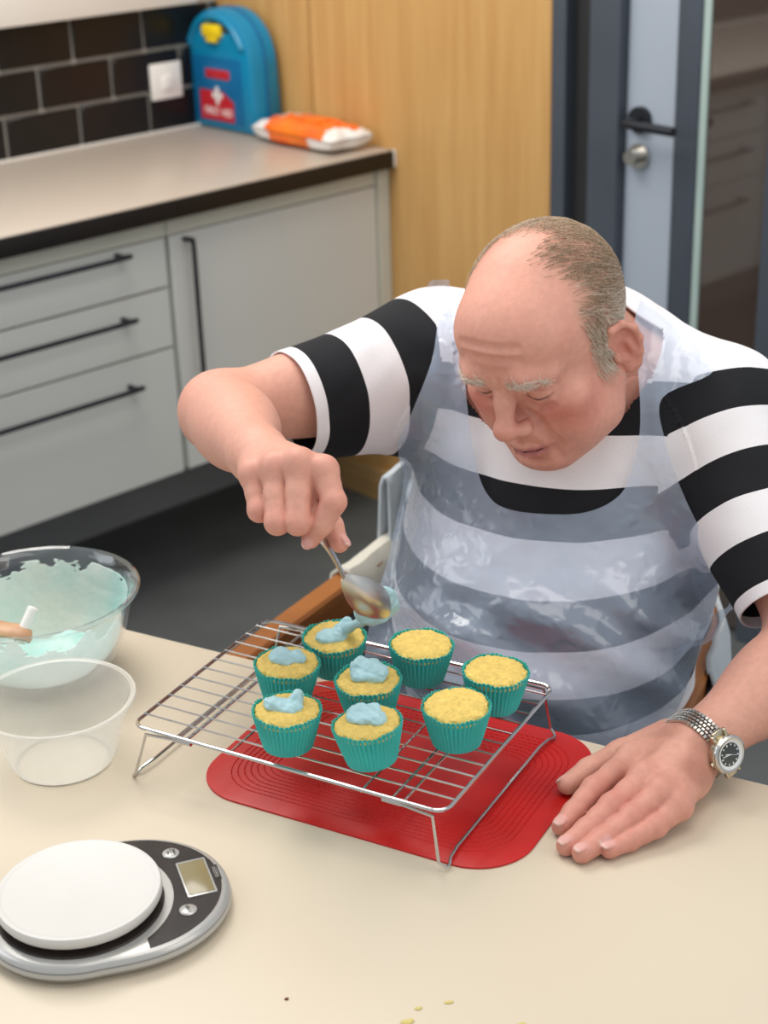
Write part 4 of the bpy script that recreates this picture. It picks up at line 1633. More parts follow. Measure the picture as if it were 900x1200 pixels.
# --- skin colour: complexion patches, plus the painted darkness of the mouth gap
def skin_colour(V):
    base = np.array(srgb(220, 162, 142)[:3])
    C_ = np.repeat(base[None], len(V), 0)

    def blend(w, col):
        c = np.array(srgb(*col)[:3])
        w = np.clip(w, 0, 1)[:, None]
        C_[:] = C_ * (1 - w) + c * w
    q = (V - HT) @ HM / HS
    q[:, 0] /= XS
    inh = (q ** 2).sum(1) < .17 ** 2
    aq = np.abs(q[:, 0])

    def g3(c, r):
        return np.exp(-(((aq - c[0]) / r[0]) ** 2 + ((q[:, 1] - c[1]) / r[1]) ** 2 + ((q[:, 2] - c[2]) / r[2]) ** 2)) * inh
    blend(np.where(inh, .6, 0), (218, 156, 138))
    blend(g3((0, .03, .12), (.06, .10, .06)) * .7, (230, 166, 144))
    blend(g3((.046, .075, -.028), (.018, .03, .015)) * .65, (200, 104, 92))
    blend(g3((.055, .055, -.045), (.02, .03, .02)) * .5, (206, 116, 102))
    blend(g3((0, .115, -.034), (.014, .012, .014)) * .5, (206, 120, 104))
    blend(g3((.076, -.02, -.014), (.016, .024, .036)) * .7, (206, 122, 106))
    blend(g3((.032, .088, -.014), (.016, .012, .007)) * .5, (204, 136, 128))
    nz = vnoise(q, 70, 31)
    blend(np.where(inh, np.clip(nz - .2, 0, 1) * .35, 0), (206, 128, 108))
    # lips
    lw = np.exp(-((q[:, 2] + .0757) / .0072) ** 4 - (aq / .0235) ** 6) * (q[:, 1] > .078) * inh
    blend(lw * .85, (172, 100, 104))
    blend(np.exp(-((q[:, 2] + .0757) / .0016) ** 2 - (aq / .022) ** 6) * (q[:, 1] > .078) * inh * .8, (90, 40, 44))  # shade of the parted lips painted as a dark line
    # lash line
    la = -.0040 - .0040 * np.exp(-((aq - .031) / .009) ** 2)
    blend(np.exp(-((q[:, 2] - la) / .0014) ** 2 - ((aq - .032) / .0135) ** 6) * (q[:, 1] > .07) * inh * .9, (84, 50, 44))
    # scalp under the remaining hair
    blend(hair_density(q) * .55 * inh, (176, 142, 120))
    # hands: redder knuckles, sun spots
    for hd, keys in ((RH, ('ML', 'MR', 'MM', 'MI', 'PL', 'PR', 'PM', 'PI', 'TI', 'TT')), (LH, ('M2', 'M3', 'M4', 'P1', 'P2', 'P3', 'P4', 'T1', 'T2', 'T3', 'T4', 'D1', 'D2', 'D3', 'D4'))):
        for k in keys:
            blend(np.exp(-((V - hd[k]) ** 2).sum(1) / .014 ** 2) * .55, (204, 124, 108))
    cc = (LH['M2'] + LH['M3'] + WL) / 3
    w = np.exp(-((V - cc) ** 2).sum(1) / .055 ** 2)
    blend(w * np.clip(vnoise(V, 90, 3) * .8 + .35, 0, 1) * .8, (160, 98, 78))
    w = np.exp(-((V - LH['P2']) ** 2).sum(1) / .05 ** 2)
    blend(w * .55, (206, 130, 116))
    blend(np.exp(-((V - EXR) ** 2).sum(1) / .035 ** 2) * .6, (214, 128, 112))
    for c, A, wd, ln in NAILS:
        p = (V - c) @ A
        w = np.exp(-((p[:, 0] / (wd * .95)) ** 6 + (p[:, 1] / (ln * .95)) ** 6)) * (p[:, 2] > -.0015)
        blend(w * .75, (222, 170, 164))
        t = w * (p[:, 1] > ln * .62)
        blend(t * .5, (236, 214, 200))
    return np.concatenate([C_, np.ones((len(C_), 1))], 1)


def hair_density(q):
    """0..1, over the scalp in head coordinates (x already unscaled)"""
    x, y, z = q[:, 0], q[:, 1], q[:, 2]
    side = np.clip((np.abs(x) - .040) / .016, 0, 1)
    hairline = .030 + .10 * np.clip(z - .055, 0, .06) * -1.0          # temples recede upward
    front = np.clip((hairline - .012 - y) / .02, 0, 1)
    low = np.clip((z + .010 + np.clip(-y, 0, .08) * .45) / .014, 0, 1)
    burn = np.clip((.016 - np.abs(y - .014)) / .008, 0, 1) * np.clip((z + .034) / .01, 0, 1) * np.clip((np.abs(x) - .058) / .01, 0, 1)
    d = side * front * low
    back = np.clip((-y - .045) / .02, 0, 1) * np.clip((z + .062) / .015, 0, 1)
    crown = np.clip((-y - .015) / .03, 0, 1) * np.clip((z - .02) / .03, 0, 1) * .8
    comb = np.clip((x - .012) / .02, 0, 1) * np.clip((.022 - y) / .03, 0, 1) * np.clip((z - .05) / .03, 0, 1) * .8
    lt = np.clip((-x - .030) / .02, 0, 1) * np.clip((.004 - y) / .02, 0, 1) * np.clip((z - .03) / .02, 0, 1)
    ok = (np.abs(x) < .0745) | (z > .022)
    return np.clip(np.maximum.reduce([d, burn * .8, back, crown * .8, comb * .8, lt]), 0, 1) * ok


skin = mat('weathered_skin', srgb(216, 160, 134), 0.48, attr='skin', var=0.10, vscale=140, bump=0.22, bscale=900, sss=0.12, spec=0.45)
me = np_mesh('body', Vb, Fb, skin)
ca = me.attributes.new('skin', 'FLOAT_COLOR', 'POINT')
ca.data.foreach_set('color', skin_colour(Vb).astype(np.float32).ravel())
man = thing('person', 'seated bald man in a black and white striped shirt and clear apron icing cupcakes', 'person', loc=tuple(map(float, (mid[0], mid[1] + .05, 0))))
MO = Vector(man.location)


def mpart(name, me_, label=None):
    me_.transform(Matrix.Translation(-MO))
    o = link(name, me_, man)
    if label:
        o['label'] = label
    return o


mpart('body', me)

# --- hair: separate strands
def surf_dirs(n, fn):
    """points on the head in head coordinates, kept with probability fn(q)"""
    u = rng.normal(size=(n, 3))
    u /= np.linalg.norm(u, axis=1)[:, None]
    lo_, hi_ = np.full(n, .03), np.full(n, .16)
    c = arr(0, -.013, .02)
    for _ in range(16):
        m_ = (lo_ + hi_) / 2
        P = HT + (c + u * m_[:, None]) @ HM.T * HS
        ins = HG(P) < 0
        lo_ = np.where(ins, m_, lo_)
        hi_ = np.where(ins, hi_, m_)
    q = c + u * lo_[:, None]
    qu = q.copy()
    qu[:, 0] /= XS
    keep = rng.random(n) < fn(qu)
    return q[keep], u[keep]


def head_normal(q):
    P = HT + q @ HM.T * HS
    e = 1.5e-3
    d = HG(P)
    G = np.stack([HG(P + np.eye(3)[a] * e) - d for a in range(3)], 1)
    G /= np.maximum(np.linalg.norm(G, axis=1, keepdims=True), 1e-9)
    return G @ HM


def strands(q, dirs, lens, lift, rad, nseg=4, curl=.15):
    N = len(q)
    nrm = head_normal(q)
    t = dirs - nrm * (dirs * nrm).sum(1, keepdims=True)
    t /= np.maximum(np.linalg.norm(t, axis=1, keepdims=True), 1e-9)
    t = t + rng.normal(size=t.shape) * curl
    t -= nrm * (t * nrm).sum(1, keepdims=True)
    t /= np.maximum(np.linalg.norm(t, axis=1, keepdims=True), 1e-9)
    b = np.cross(nrm, t)
    pts = []
    p = q - nrm * .0006
    for i in range(nseg + 1):
        pts.append(p.copy())
        s = i / nseg
        step = (lens / nseg)[:, None]
        p = p + t * step * (0.75 + .25 * s) + nrm * step * (lift * (1 - 1.5 * s))[:, None] if hasattr(lift, '__len__') else p + t * step + nrm * step * lift * (1 - 1.6 * s)
        P = HT + p @ HM.T * HS
        d = HG(P) / HS
        n2 = head_normal(p)
        p = p + n2 * np.maximum(.0012 - d, 0)[:, None] + n2 * (-np.maximum(d - .0045, 0) * .6)[:, None]
        t = t - n2 * (t * n2).sum(1, keepdims=True) * .8
    V, F = [], []
    ph = np.arange(3) * 2 * PI / 3
    allv = np.zeros((nseg + 1, 3, N, 3))
    for i in range(nseg + 1):
        r = rad * (1 - .75 * (i / nseg) ** 2)
        for k in range(3):
            allv[i, k] = pts[i] + (nrm * math.cos(ph[k]) + b * math.sin(ph[k])) * r
    V = allv.reshape(-1, 3)

    def idx(i, k):
        return (i * 3 + k) * N + np.arange(N)
    for i in range(nseg):
        for k in range(3):
            k2 = (k + 1) % 3
            F.append(np.stack([idx(i, k), idx(i, k2), idx(i + 1, k2), idx(i + 1, k)], 1))
    F = np.concatenate(F)
    W = HT + V @ HM.T * HS
    return W, F


q, u = surf_dirs(26000, lambda p: hair_density(p) * np.where(p[:, 2] > .055, .55, .85))
isb = (q[:, 2] > .045 + .02 * rng.normal(size=len(q))) | (q[:, 1] < -.06)
x = q[:, 0]
dirs = np.stack([np.sign(x) * .35 * (q[:, 2] > .06), -0.75 * np.ones(len(q)), -.55 * np.ones(len(q))], 1)
fr_ = q[:, 1] > -.005
dirs[fr_ & (q[:, 2] < .05)] = arr(0, -.25, -1.0)
top = q[:, 2] > .07
dirs[top] = np.stack([np.full(top.sum(), .75), np.full(top.sum(), -.75), np.full(top.sum(), -.1)], 1)
lens = .013 + .010 * rng.random(len(q)) + .006 * (q[:, 2] > .05)
for flag, nm_, mt_, lab in ((True, 'hair', 'hair_brown', 'faded brown hair over the crown'), (False, 'hair', 'hair', 'whitish grey hair at the sides')):
    s = isb == flag
    W, F = strands(q[s], dirs[s], lens[s], .30, .00032)
    o = mpart(nm_, np_mesh(nm_, W, F, M[mt_]), lab)
    o['kind'] = 'stuff'
# eyebrows, moustache stubble
br = []
for s in (1, -1):
    t = rng.random(190)
    x = .011 + .037 * t
    z = .0215 + .006 * np.sin(t * PI * .8) - .004 * t + rng.normal(size=190) * .0021
    y = np.full(190, .12)
    Q0 = np.stack([x * s * XS, y, z], 1)
    lo_, hi_ = np.full(190, .05), np.full(190, .12)
    for _ in range(14):
        m_ = (lo_ + hi_) / 2
        Q0[:, 1] = m_
        ins = HG(HT + Q0 @ HM.T * HS) < 0
        lo_, hi_ = np.where(ins, m_, lo_), np.where(ins, hi_, m_)
    Q0[:, 1] = lo_
    D0 = np.stack([np.full(190, .8 * s), np.full(190, .1), .5 - 1.0 * t], 1)
    br.append((Q0, D0, np.full(190, .008) + .005 * rng.random(190)))
W, F = strands(np.concatenate([b[0] for b in br]), np.concatenate([b[1] for b in br]), np.concatenate([b[2] for b in br]), .60, .00024, curl=.5)
o = mpart('eyebrows', np_mesh('eyebrows', W, F, M['hair']), 'bushy whitish eyebrows')
o['kind'] = 'stuff'

# --- striped shirt
def hemcone(g, a, b, ra, rb, t, k, drop=0.0):
    e = a + (b - a) * t
    g.u(Cone(a, e + (b - a) / np.linalg.norm(b - a) * .05, ra, rb), k)


shirt = Group()
for nd, k in torso(0.012):
    shirt.u(nd, k)
axR, axL = (ER - SR) / np.linalg.norm(ER - SR), (EL - SL) / np.linalg.norm(EL - SL)
HTR, HTL = .67, .80
slR = Group()
hR = SR + (ER - SR) * HTR
slR.u(Cone(SR + b1 * .02 - arr(0, 0, .004), hR + axR * .05 - arr(0, 0, .012), .082, .058))
slR.u(Cone(SR - arr(0, 0, .03), hR - axR * .05 - arr(0, 0, .028), .070, .050), .03)
slL = Group()
hL = SL + (EL - SL) * HTL
slL.u(Cone(SL - b1 * .02 - arr(0, 0, .004), hL + axL * .05, .078, .057))
slL.u(Ell(SL + b1 * .012 + bf * .012 - arr(0, 0, .05), (.075, .08, .10)), .03)
shirt.u(slR, .035)
shirt.u(slL, .035)
Vs, Fs = sdf_mesh(shirt, 0.004)
Vs = project(shirt, Vs, 2)
Vs, Fs, _m = refine(Vs, Fs, Vs[:, 2] > B(0, 0, -.42)[2])
Vs = project(shirt, Vs, 1)
# cloth folds
nz = vnoise(Vs * arr(1, 1, .7), 34, 17) * .0022 + vnoise(Vs, 80, 5) * .0009
rel = (Vs - SR) @ axR
near_armR = np.exp(-(((Vs - (SR + arr(.03, -.03, -.05))) ** 2).sum(1)) / .09 ** 2)
nz += near_armR * .0045 * np.sin(((Vs - SR) @ arr(.4, .55, .73)) * 95 + 2 * vnoise(Vs, 30, 2))
near_armL = np.exp(-(((Vs - (SL + arr(-.02, -.06, -.08))) ** 2).sum(1)) / .09 ** 2)
nz += near_armL * .0045 * np.sin(((Vs - SL) @ arr(.7, .5, -.5)) * 90 + 2 * vnoise(Vs, 30, 4))
e = 6e-4
d0 = shirt(Vs)
G = np.stack([shirt(Vs + np.eye(3)[a] * e) - d0 for a in range(3)], 1)
G /= np.maximum(np.linalg.norm(G, axis=1, keepdims=True), 1e-9)
Vs = Vs + G * nz[:, None]
bm = bmesh.new()
sm_me = np_mesh('shirt_tmp', Vs, Fs, skin)
bm.from_mesh(sm_me)
bpy.data.meshes.remove(sm_me)


def cut(bm, c, n, r):
    """clear everything past the plane (c, n) within r of c"""
    c, n = Vector(c), Vector(n)
    fs_ = [f for f in bm.faces if (f.calc_center_median() - c).length < r]
    geom = set(fs_)
    for f in fs_:
        geom.update(f.edges)
        geom.update(f.verts)
    bmesh.ops.bisect_plane(bm, geom=list(geom), plane_co=c, plane_no=n, clear_outer=True, dist=1e-6)


cut(bm, hR, axR, .125)
cut(bm, hL, axL, .125)
nk_c, nk_n = B(0, .045, .070), (H(0, 0, -.05) - B(0, .0, .03))
nk_n = nk_n / np.linalg.norm(nk_n)
cut(bm, nk_c, nk_n, .115)
bm.normal_update()
sm_me = bpy.data.meshes.new('shirt')
bm.to_mesh(sm_me)
bm.free()
# stripe coordinate per face corner: along the sleeve or down the trunk
nf = len(sm_me.polygons)
cen = np.zeros(nf * 3)
sm_me.polygons.foreach_get('center', cen)
cen = cen.reshape(-1, 3)
co = np.zeros(len(sm_me.vertices) * 3)
sm_me.vertices.foreach_get('co', co)
co = co.reshape(-1, 3)
lv = np.zeros(len(sm_me.loops), np.int64)
sm_me.loops.foreach_get('vertex_index', lv)
lt = np.zeros(nf, np.int64)
sm_me.polygons.foreach_get('loop_total', lt)
fof = np.repeat(np.arange(nf), lt)


def seamR(P):
    return (P - (SR + b1 * .015)) @ (axR * .92 + arr(0, 0, .0) - b1 * .25) > (.0)


def seamL(P):
    n = axL * .55 + b1 * .80
    return (P - (SL - b1 * .035)) @ n > 0


TR_, TL_ = float((hR - SR) @ axR), float((hL - SL) @ axL)
P = co[lv]
tor = Group()
for nd, k in torso(0.012):
    tor.u(nd, k)
dT = tor(cen)
wR = (seamR(cen) & (slR(cen) < dT + .014))[fof]
wL = (seamL(cen) & (slL(cen) < dT + .014))[fof]


def stripes(dist, edges):
    """dist measured away from the hem; returns 1 in white"""
    return dist


sv = np.where(wR, 10 + (TR_ - (P - SR) @ axR), np.where(wL, 20 + (TL_ - (P - SL) @ axL),
              -(P - mid) @ up - .10 * ((P - mid) @ bf) + .0))
at = sm_me.attributes.new('stripe', 'FLOAT', 'CORNER')
at.data.foreach_set('value', sv.astype(np.float32))


def shirt_mat():
    m = mat('striped_jersey', srgb(20, 20, 24), 0.88, bump=0.25, bscale=900)
    nt = m.node_tree
    b = nt.nodes['Principled BSDF']
    a = nt.nodes.new('ShaderNodeAttribute')
    a.attribute_name = 'stripe'

    def math_(op, x, y):
        n = nt.nodes.new('ShaderNodeMath')
        n.operation = op
        for i, v in enumerate((x, y)):
            if isinstance(v, (int, float)):
                n.inputs[i].default_value = v
            else:
                nt.links.new(v, n.inputs[i])
        return n.outputs[0]
    s = a.outputs['Fac']

    def band(x, first, period, width):
        """1 where (x - first) mod period < width"""
        t = math_('SUBTRACT', x, first)
        t = math_('FLOORED_MODULO', t, period)
        return math_('LESS_THAN', t, width)
    isR = math_('MULTIPLY', math_('GREATER_THAN', s, 5.0), math_('LESS_THAN', s, 15.0))
    isL = math_('GREATER_THAN', s, 15.0)
    sr = math_('SUBTRACT', s, 10.0)
    sl = math_('SUBTRACT', s, 20.0)
    bR = math_('MULTIPLY', band(sr, SHIRT['R'][0], SHIRT['R'][1], SHIRT['R'][2]), math_('GREATER_THAN', sr, 0.013))
    bL = math_('MULTIPLY', band(sl, SHIRT['L'][0], SHIRT['L'][1], SHIRT['L'][2]), math_('GREATER_THAN', sl, 0.013))
    bT = math_('MULTIPLY', band(s, SHIRT['T'][0], SHIRT['T'][1], SHIRT['T'][2]), math_('GREATER_THAN', s, SHIRT['T'][3]))
    oR = math_('MULTIPLY', bR, isR)
    oL = math_('MULTIPLY', bL, isL)
    nT = math_('SUBTRACT', 1.0, math_('MAXIMUM', isR, isL))
    oT = math_('MULTIPLY', bT, nT)
    blk = math_('MAXIMUM', math_('MAXIMUM', oR, oL), oT)
    mx = nt.nodes.new('ShaderNodeMix')
    mx.data_type = 'RGBA'
    nt.links.new(blk, mx.inputs[0])
    mx.inputs[6].default_value = srgb(236, 232, 234)
    mx.inputs[7].default_value = srgb(18, 19, 24)
    nt.links.new(mx.outputs[2], b.inputs['Base Color'])
    return m


SHIRT = {'R': (0.014, 0.094, 0.047), 'L': (0.013, 0.092, 0.047), 'T': (-0.057, 0.104, 0.050, -0.060)}
sm_me.materials.append(shirt_mat())
sm_me.shade_smooth()
so = mpart('shirt', sm_me, 'black and white broad striped short-sleeved shirt')
sd = so.modifiers.new('thickness', 'SOLIDIFY')
sd.thickness = 0.0022
sd.offset = -1

# --- trousers and shoes
tg = Group()
tg.u(Ell(B(-.008, -.02, -.465), (.172, .165, .098), BA))
for nd, k in legs(0.013):
    tg.u(nd, k)
V, Q = sdf_mesh(tg, 0.006)
V = V + 0.003 * vnoise(V, 40, 8)[:, None] * arr(.6, .6, .5)
mpart('trousers', np_mesh('trousers', V, Q, M['trousers']), 'grey trousers')
for a in (AR, AL):
    sg = Group().u(Cone(a + arr(0, 0, -.012), a + bf * .14 + arr(0, 0, -.030), .046, .038), .02)
    V, Q = sdf_mesh(sg, 0.005)
    V[:, 2] = np.maximum(V[:, 2], 0.0)
    mpart('shoe', np_mesh('shoe', V, Q, M['ink']))

# --- thin polythene apron, draped over the front of the shirt
AC = arr(0.1659, 1.5982, 0.9296)
AD = arr(0.0944, 0.9092, -0.4055)
AD /= np.linalg.norm(AD)
AX = np.cross(AD, up)
AX /= np.linalg.norm(AX)
AY = np.cross(AX, AD)
drape = Group()
for nd, k in torso(0.016):
    drape.u(nd, max(k, .07))
drape.u(slR, .05)
drape.u(slL, .05)
for nd, k in legs(0.02)[:2]:
    drape.u(nd, .10)


APO = [(-0.1110, 0.262), (-0.1130, 0.2112), (-0.1190, 0.165), (-0.141, 0.1114), (-0.1594, 0.0737), (-0.1562, 0.0313), (-0.1652, -0.0152), (-0.173, -0.0565), (-0.1833, -0.0922), (-0.1933, -0.1315), (-0.1994, -0.1788), (-0.2016, -0.2642), (-0.2011, -0.3167), (0.1480, -0.3064), (0.150, -0.2552), (0.162, -0.2107), (0.1790, -0.166), (0.190, -0.1232), (0.1920, -0.0836), (0.1790, -0.0343), (0.1579, 0.0104), (0.1441, 0.0421), (0.1337, 0.0741), (0.1294, 0.121), (0.183, 0.1501), (0.1586, 0.1864), (0.1300, 0.214), (0.1090, 0.230), (0.1010, 0.232)]
APH = [(-0.0888, 0.282), (-0.0828, 0.1911), (-0.0786, 0.1213), (-0.0675, 0.0496), (-0.0518, 0.0148), (-0.0266, 0.0016), (0.0177, -0.0024), (0.0529, 0.0005), (0.0819, 0.0141), (0.0975, 0.0369), (0.1071, 0.088), (0.1042, 0.1511), (0.1005, 0.1975), (0.1, 0.2852)]


def spline2(pts, n=6):
    return np.array([(v.x, v.y) for v in smooth_path([(p[0], p[1], 0) for p in pts], n, closed=True)])


def poly_sd(pts, P):
    """signed distance to a closed outline, negative inside"""
    d = np.full(len(P), 1e9)
    ins = np.zeros(len(P), bool)
    for i in range(len(pts)):
        a, b = pts[i], pts[(i + 1) % len(pts)]
        e = b - a
        w = P - a
        t = np.clip((w @ e) / max(e @ e, 1e-12), 0, 1)
        d = np.minimum(d, ((w - t[:, None] * e) ** 2).sum(1))
        c = ((a[1] > P[:, 1]) != (b[1] > P[:, 1])) & (P[:, 0] < (b[0] - a[0]) * (P[:, 1] - a[1]) / (b[1] - a[1] + 1e-12) + a[0])
        ins ^= c
    d = np.sqrt(d)
    return np.where(ins, -d, d)


us, vs2 = np.arange(-.26, .22, .003), np.arange(-.34, .26, .003)
UU, VV = np.meshgrid(us, vs2, indexing='ij')
U2 = np.stack([UU.ravel(), VV.ravel()], 1)
O3 = AC + U2[:, :1] * AX + U2[:, 1:] * AY - AD * .40
t = np.zeros(len(O3))
for _ in range(70):
    d = drape(O3 + t[:, None] * AD)
    t += np.clip(d, -.004, .02) * .9
hit = drape(O3 + t[:, None] * AD) < .004
t[~hit] = np.nan
T2 = t.reshape(UU.shape)
mxt = np.nanmax(T2)
# cloth bridges hollows: repeated blur, never behind the body
W_ = np.isfinite(T2).astype(float)
T0_ = np.where(np.isfinite(T2), T2, 0)
S_ = T0_.copy()
for _ in range(40):
    num, den = np.zeros_like(S_), np.zeros_like(S_)
    for du, dv in ((1, 0), (-1, 0), (0, 1), (0, -1)):
        num += np.roll(np.roll(S_ * W_, du, 0), dv, 1)
        den += np.roll(np.roll(W_, du, 0), dv, 1)
    S_ = np.where(den > 0, np.minimum(np.where(W_ > 0, T0_, 1e9), num / np.maximum(den, 1e-9)), T0_) * (W_ > 0)
# below the chest the sheet hangs free a little past the body
for _ in range(16):
    num, den = np.zeros_like(S_), np.zeros_like(S_)
    for du, dv in ((1, 0), (-1, 0), (0, 1), (0, -1)):
        num += np.roll(np.roll(S_ * W_, du, 0), dv, 1)
        den += np.roll(np.roll(W_, du, 0), dv, 1)
    new = (W_ == 0) & (den > 0) & (VV < .04)
    S_[new] = (num / np.maximum(den, 1e-9))[new] + .0008
    W_[new] = 1
hit = (W_ > 0).ravel()
tt = S_.ravel()
# creases: long soft pleats swinging down from the sides, plus fine crinkles
u_, v_ = U2[:, 0], U2[:, 1]
P3n = np.stack([u_, v_, 0 * u_], 1)
low = np.clip((-.06 - v_) / .06, 0, 1)
fold = np.sin((v_ * .75 + u_ * .45) * 95 + 2.2 * vnoise(P3n, 16, 6)) * .0070 * low
fold += np.sin((v_ * .9 - u_ * .5) * 85 + 2.5 * vnoise(P3n, 18, 9)) * .0045 * low * np.clip(.5 - u_ * 4, 0, 1)
fold += (1 - low) * (vnoise(P3n * arr(1, .6, 1), 55, 12) * .0018 + np.abs(vnoise(P3n, 45, 13)) * .0022)
fold += vnoise(P3n * arr(1.4, .8, 1), 120, 15) * .0007
strap = np.clip((v_ - .06) / .06, 0, 1)
fold += strap * np.sin(u_ * 230 + 3 * vnoise(P3n, 20, 3)) * .0012
tt = tt - .0045 - np.abs(low) * .010 + fold
G3 = O3 + tt[:, None] * AD
g = np.maximum(poly_sd(spline2(APO), U2), -poly_sd(spline2(APH), U2))
g = np.maximum(g, np.where(hit, -1, 1))
Va, Fa = clip_grid(U2, G3, g, len(us), len(vs2))
ao = mpart('apron', np_mesh('apron', Va, Fa, M['apron']), 'thin clear white disposable apron')
# neck loop behind the collar and a waist tie on his left
ring = [B(.080, -.02, .055), B(.078, -.045, .058), B(.040, -.080, .060), B(-.040, -.080, .060), B(-.078, -.045, .058), B(-.080, -.02, .055)]
rb_v, rb_f = [], []
rp = smooth_path(ring, 6)
for p in rp:
    p = np.array(p)
    rb_v += [p + up * .018, p - up * .018]
for i in range(len(rp) - 1):
    rb_f.append((2 * i, 2 * i + 1, 2 * i + 3, 2 * i + 2))
mpart('apron_neck_loop', np_mesh('apron_neck_loop', rb_v, rb_f, M['apron']))
tie_pts = [B(.150, .120, -.262), B(.175, .090, -.248), B(.196, .040, -.236), B(.202, -.02, -.232)]
tv, tf = [], []
tp = smooth_path(tie_pts, 5)
for i, p in enumerate(tp):
    p = np.array(p)
    w = .010 + .006 * math.sin(i * .9)
    tv += [p + up * w, p - up * w + bf * .004]
for i in range(len(tp) - 1):
    tf.append((2 * i, 2 * i + 1, 2 * i + 3, 2 * i + 2))
mpart('apron_tie', np_mesh('apron_tie', tv, tf, M['apron']))

# --- spoon in the right hand
sp_ = thing('spoon', 'steel spoon with blue icing held over the back left cupcake', 'spoon', loc=tuple(map(float, RH['TIP'])))
SPO = Vector(sp_.location)
h0, h1, nk, tp_ = RH['H0'], RH['H1'], RH['NK'], RH['TIP']
hpts = smooth_path([h0, (h0 + h1) / 2 + arr(0, -.001, .0), h1, (h1 + nk) / 2 + arr(.001, -.002, .003), nk], 6)
n = len(hpts)
mb = MB().tube([Vector(p) - SPO for p in hpts], [.0050 - .0022 * (i / (n - 1)) for i in range(n)], 12, flat=(.55, 1.25))
part('handle', mb, M['spoon_steel'], sp_)
ax = tp_ - nk
L = np.linalg.norm(ax)
ax /= L
vw = (nk + tp_) / 2 - arr(0, 0, CAMH)
vw /= np.linalg.norm(vw)
nn = arr(-.25, -.75, .60)
nn -= ax * (nn @ ax)
nn /= np.linalg.norm(nn)
sx = np.cross(ax, nn)
bv, bfc = [], []
nu_, nv_ = 26, 20
for layer in (1, 0):
    for i in range(nu_ + 1):
        s = i / nu_
        w = .0168 * (math.sin(PI * min(1, s * .97 + .03)) ** .62) * (0.80 + .42 * s) * (1.0 if s < .6 else 1 - (s - .6) ** 2 * .9) + .0012
        dep = .0105 * math.sin(PI * s) ** .8
        for j in range(nv_ + 1):
            a = -1 + 2 * j / nv_
            z = dep * (1 - a * a) + (0.0011 if layer else 0.0)
            p = nk + ax * (s * L) + sx * (a * w) + nn * z
            bv.append(p - np.array(SPO))
N_ = (nu_ + 1) * (nv_ + 1)
for i in range(nu_):
    for j in range(nv_):
        q = (i * (nv_ + 1) + j, (i + 1) * (nv_ + 1) + j, (i + 1) * (nv_ + 1) + j + 1, i * (nv_ + 1) + j + 1)
        bfc += [q, tuple(x + N_ for x in q[::-1])]
rim_ = [i * (nv_ + 1) for i in range(nu_ + 1)] + [nu_ * (nv_ + 1) + j for j in range(1, nv_ + 1)] + [i * (nv_ + 1) + nv_ for i in range(nu_ - 1, -1, -1)] + [j for j in range(nv_ - 1, 0, -1)]
for k in range(len(rim_)):
    a, b = rim_[k], rim_[(k + 1) % len(rim_)]
    bfc.append((a, b, b + N_, a + N_))
part('bowl', MB().add(bv, bfc), M['spoon_steel'], sp_)
g = Group()
cen_ = nk + ax * L * .66 - nn * .0035
for (s, a, off, rr) in ((.62, 0, -.004, (.018, .020, .006)), (.88, .008, -.004, (.013, .011, .007)), (.95, -.008, -.005, (.010, .012, .007)), (.72, .016, -.003, (.008, .012, .005)),
                        (1.02, .002, -.008, (.009, .007, .008)), (.80, -.015, -.004, (.008, .012, .005))):
    g.u(Ell(nk + ax * L * s + sx * a + nn * off - np.array(SPO), rr, np.stack([sx, ax, nn], 1)), .006)
# strand of icing still joined to the cake below
g.chain([tp_ - ax * .012 - nn * .006 - np.array(SPO), arr(-.0325, 1.466, .866) + arr(.006, -.006, .010) - np.array(SPO), arr(-.0445, 1.480, .857) - np.array(SPO)], [.006, .0045, .006], .006)
V, Q = sdf_mesh(g, .0014, .006)
V += (vnoise(V, 330, 41) * .0010)[:, None] * nn
link('icing', np_mesh('icing', V, Q, M['icing']), sp_)

# --- watch on the left wrist
wt_ = thing('wristwatch', 'steel wristwatch with dark dial on the left wrist', 'watch', loc=tuple(map(float, WL)))
WO = np.array(wt_.location)
wa = EL - WL
wa /= np.linalg.norm(wa)
WC = WL + wa * .004
wu = up - wa * (up @ wa)
wu /= np.linalg.norm(wu)
ws = np.cross(wu, wa)                      # across the wrist
if ws[0] < 0:
    ws = -ws
# section of the forearm here, measured
wang = np.linspace(0, 2 * PI, 72, endpoint=False)


def wrist_r(a, off=0.0):
    dirv = wu * math.cos(a) + ws * math.sin(a)
    lo_, hi_ = .005, .036
    for _ in range(20):
        m_ = (lo_ + hi_) / 2
        if body((WC + wa * off + dirv * m_)[None])[0] < 0:
            lo_ = m_
        else:
            hi_ = m_
    return lo_, dirv


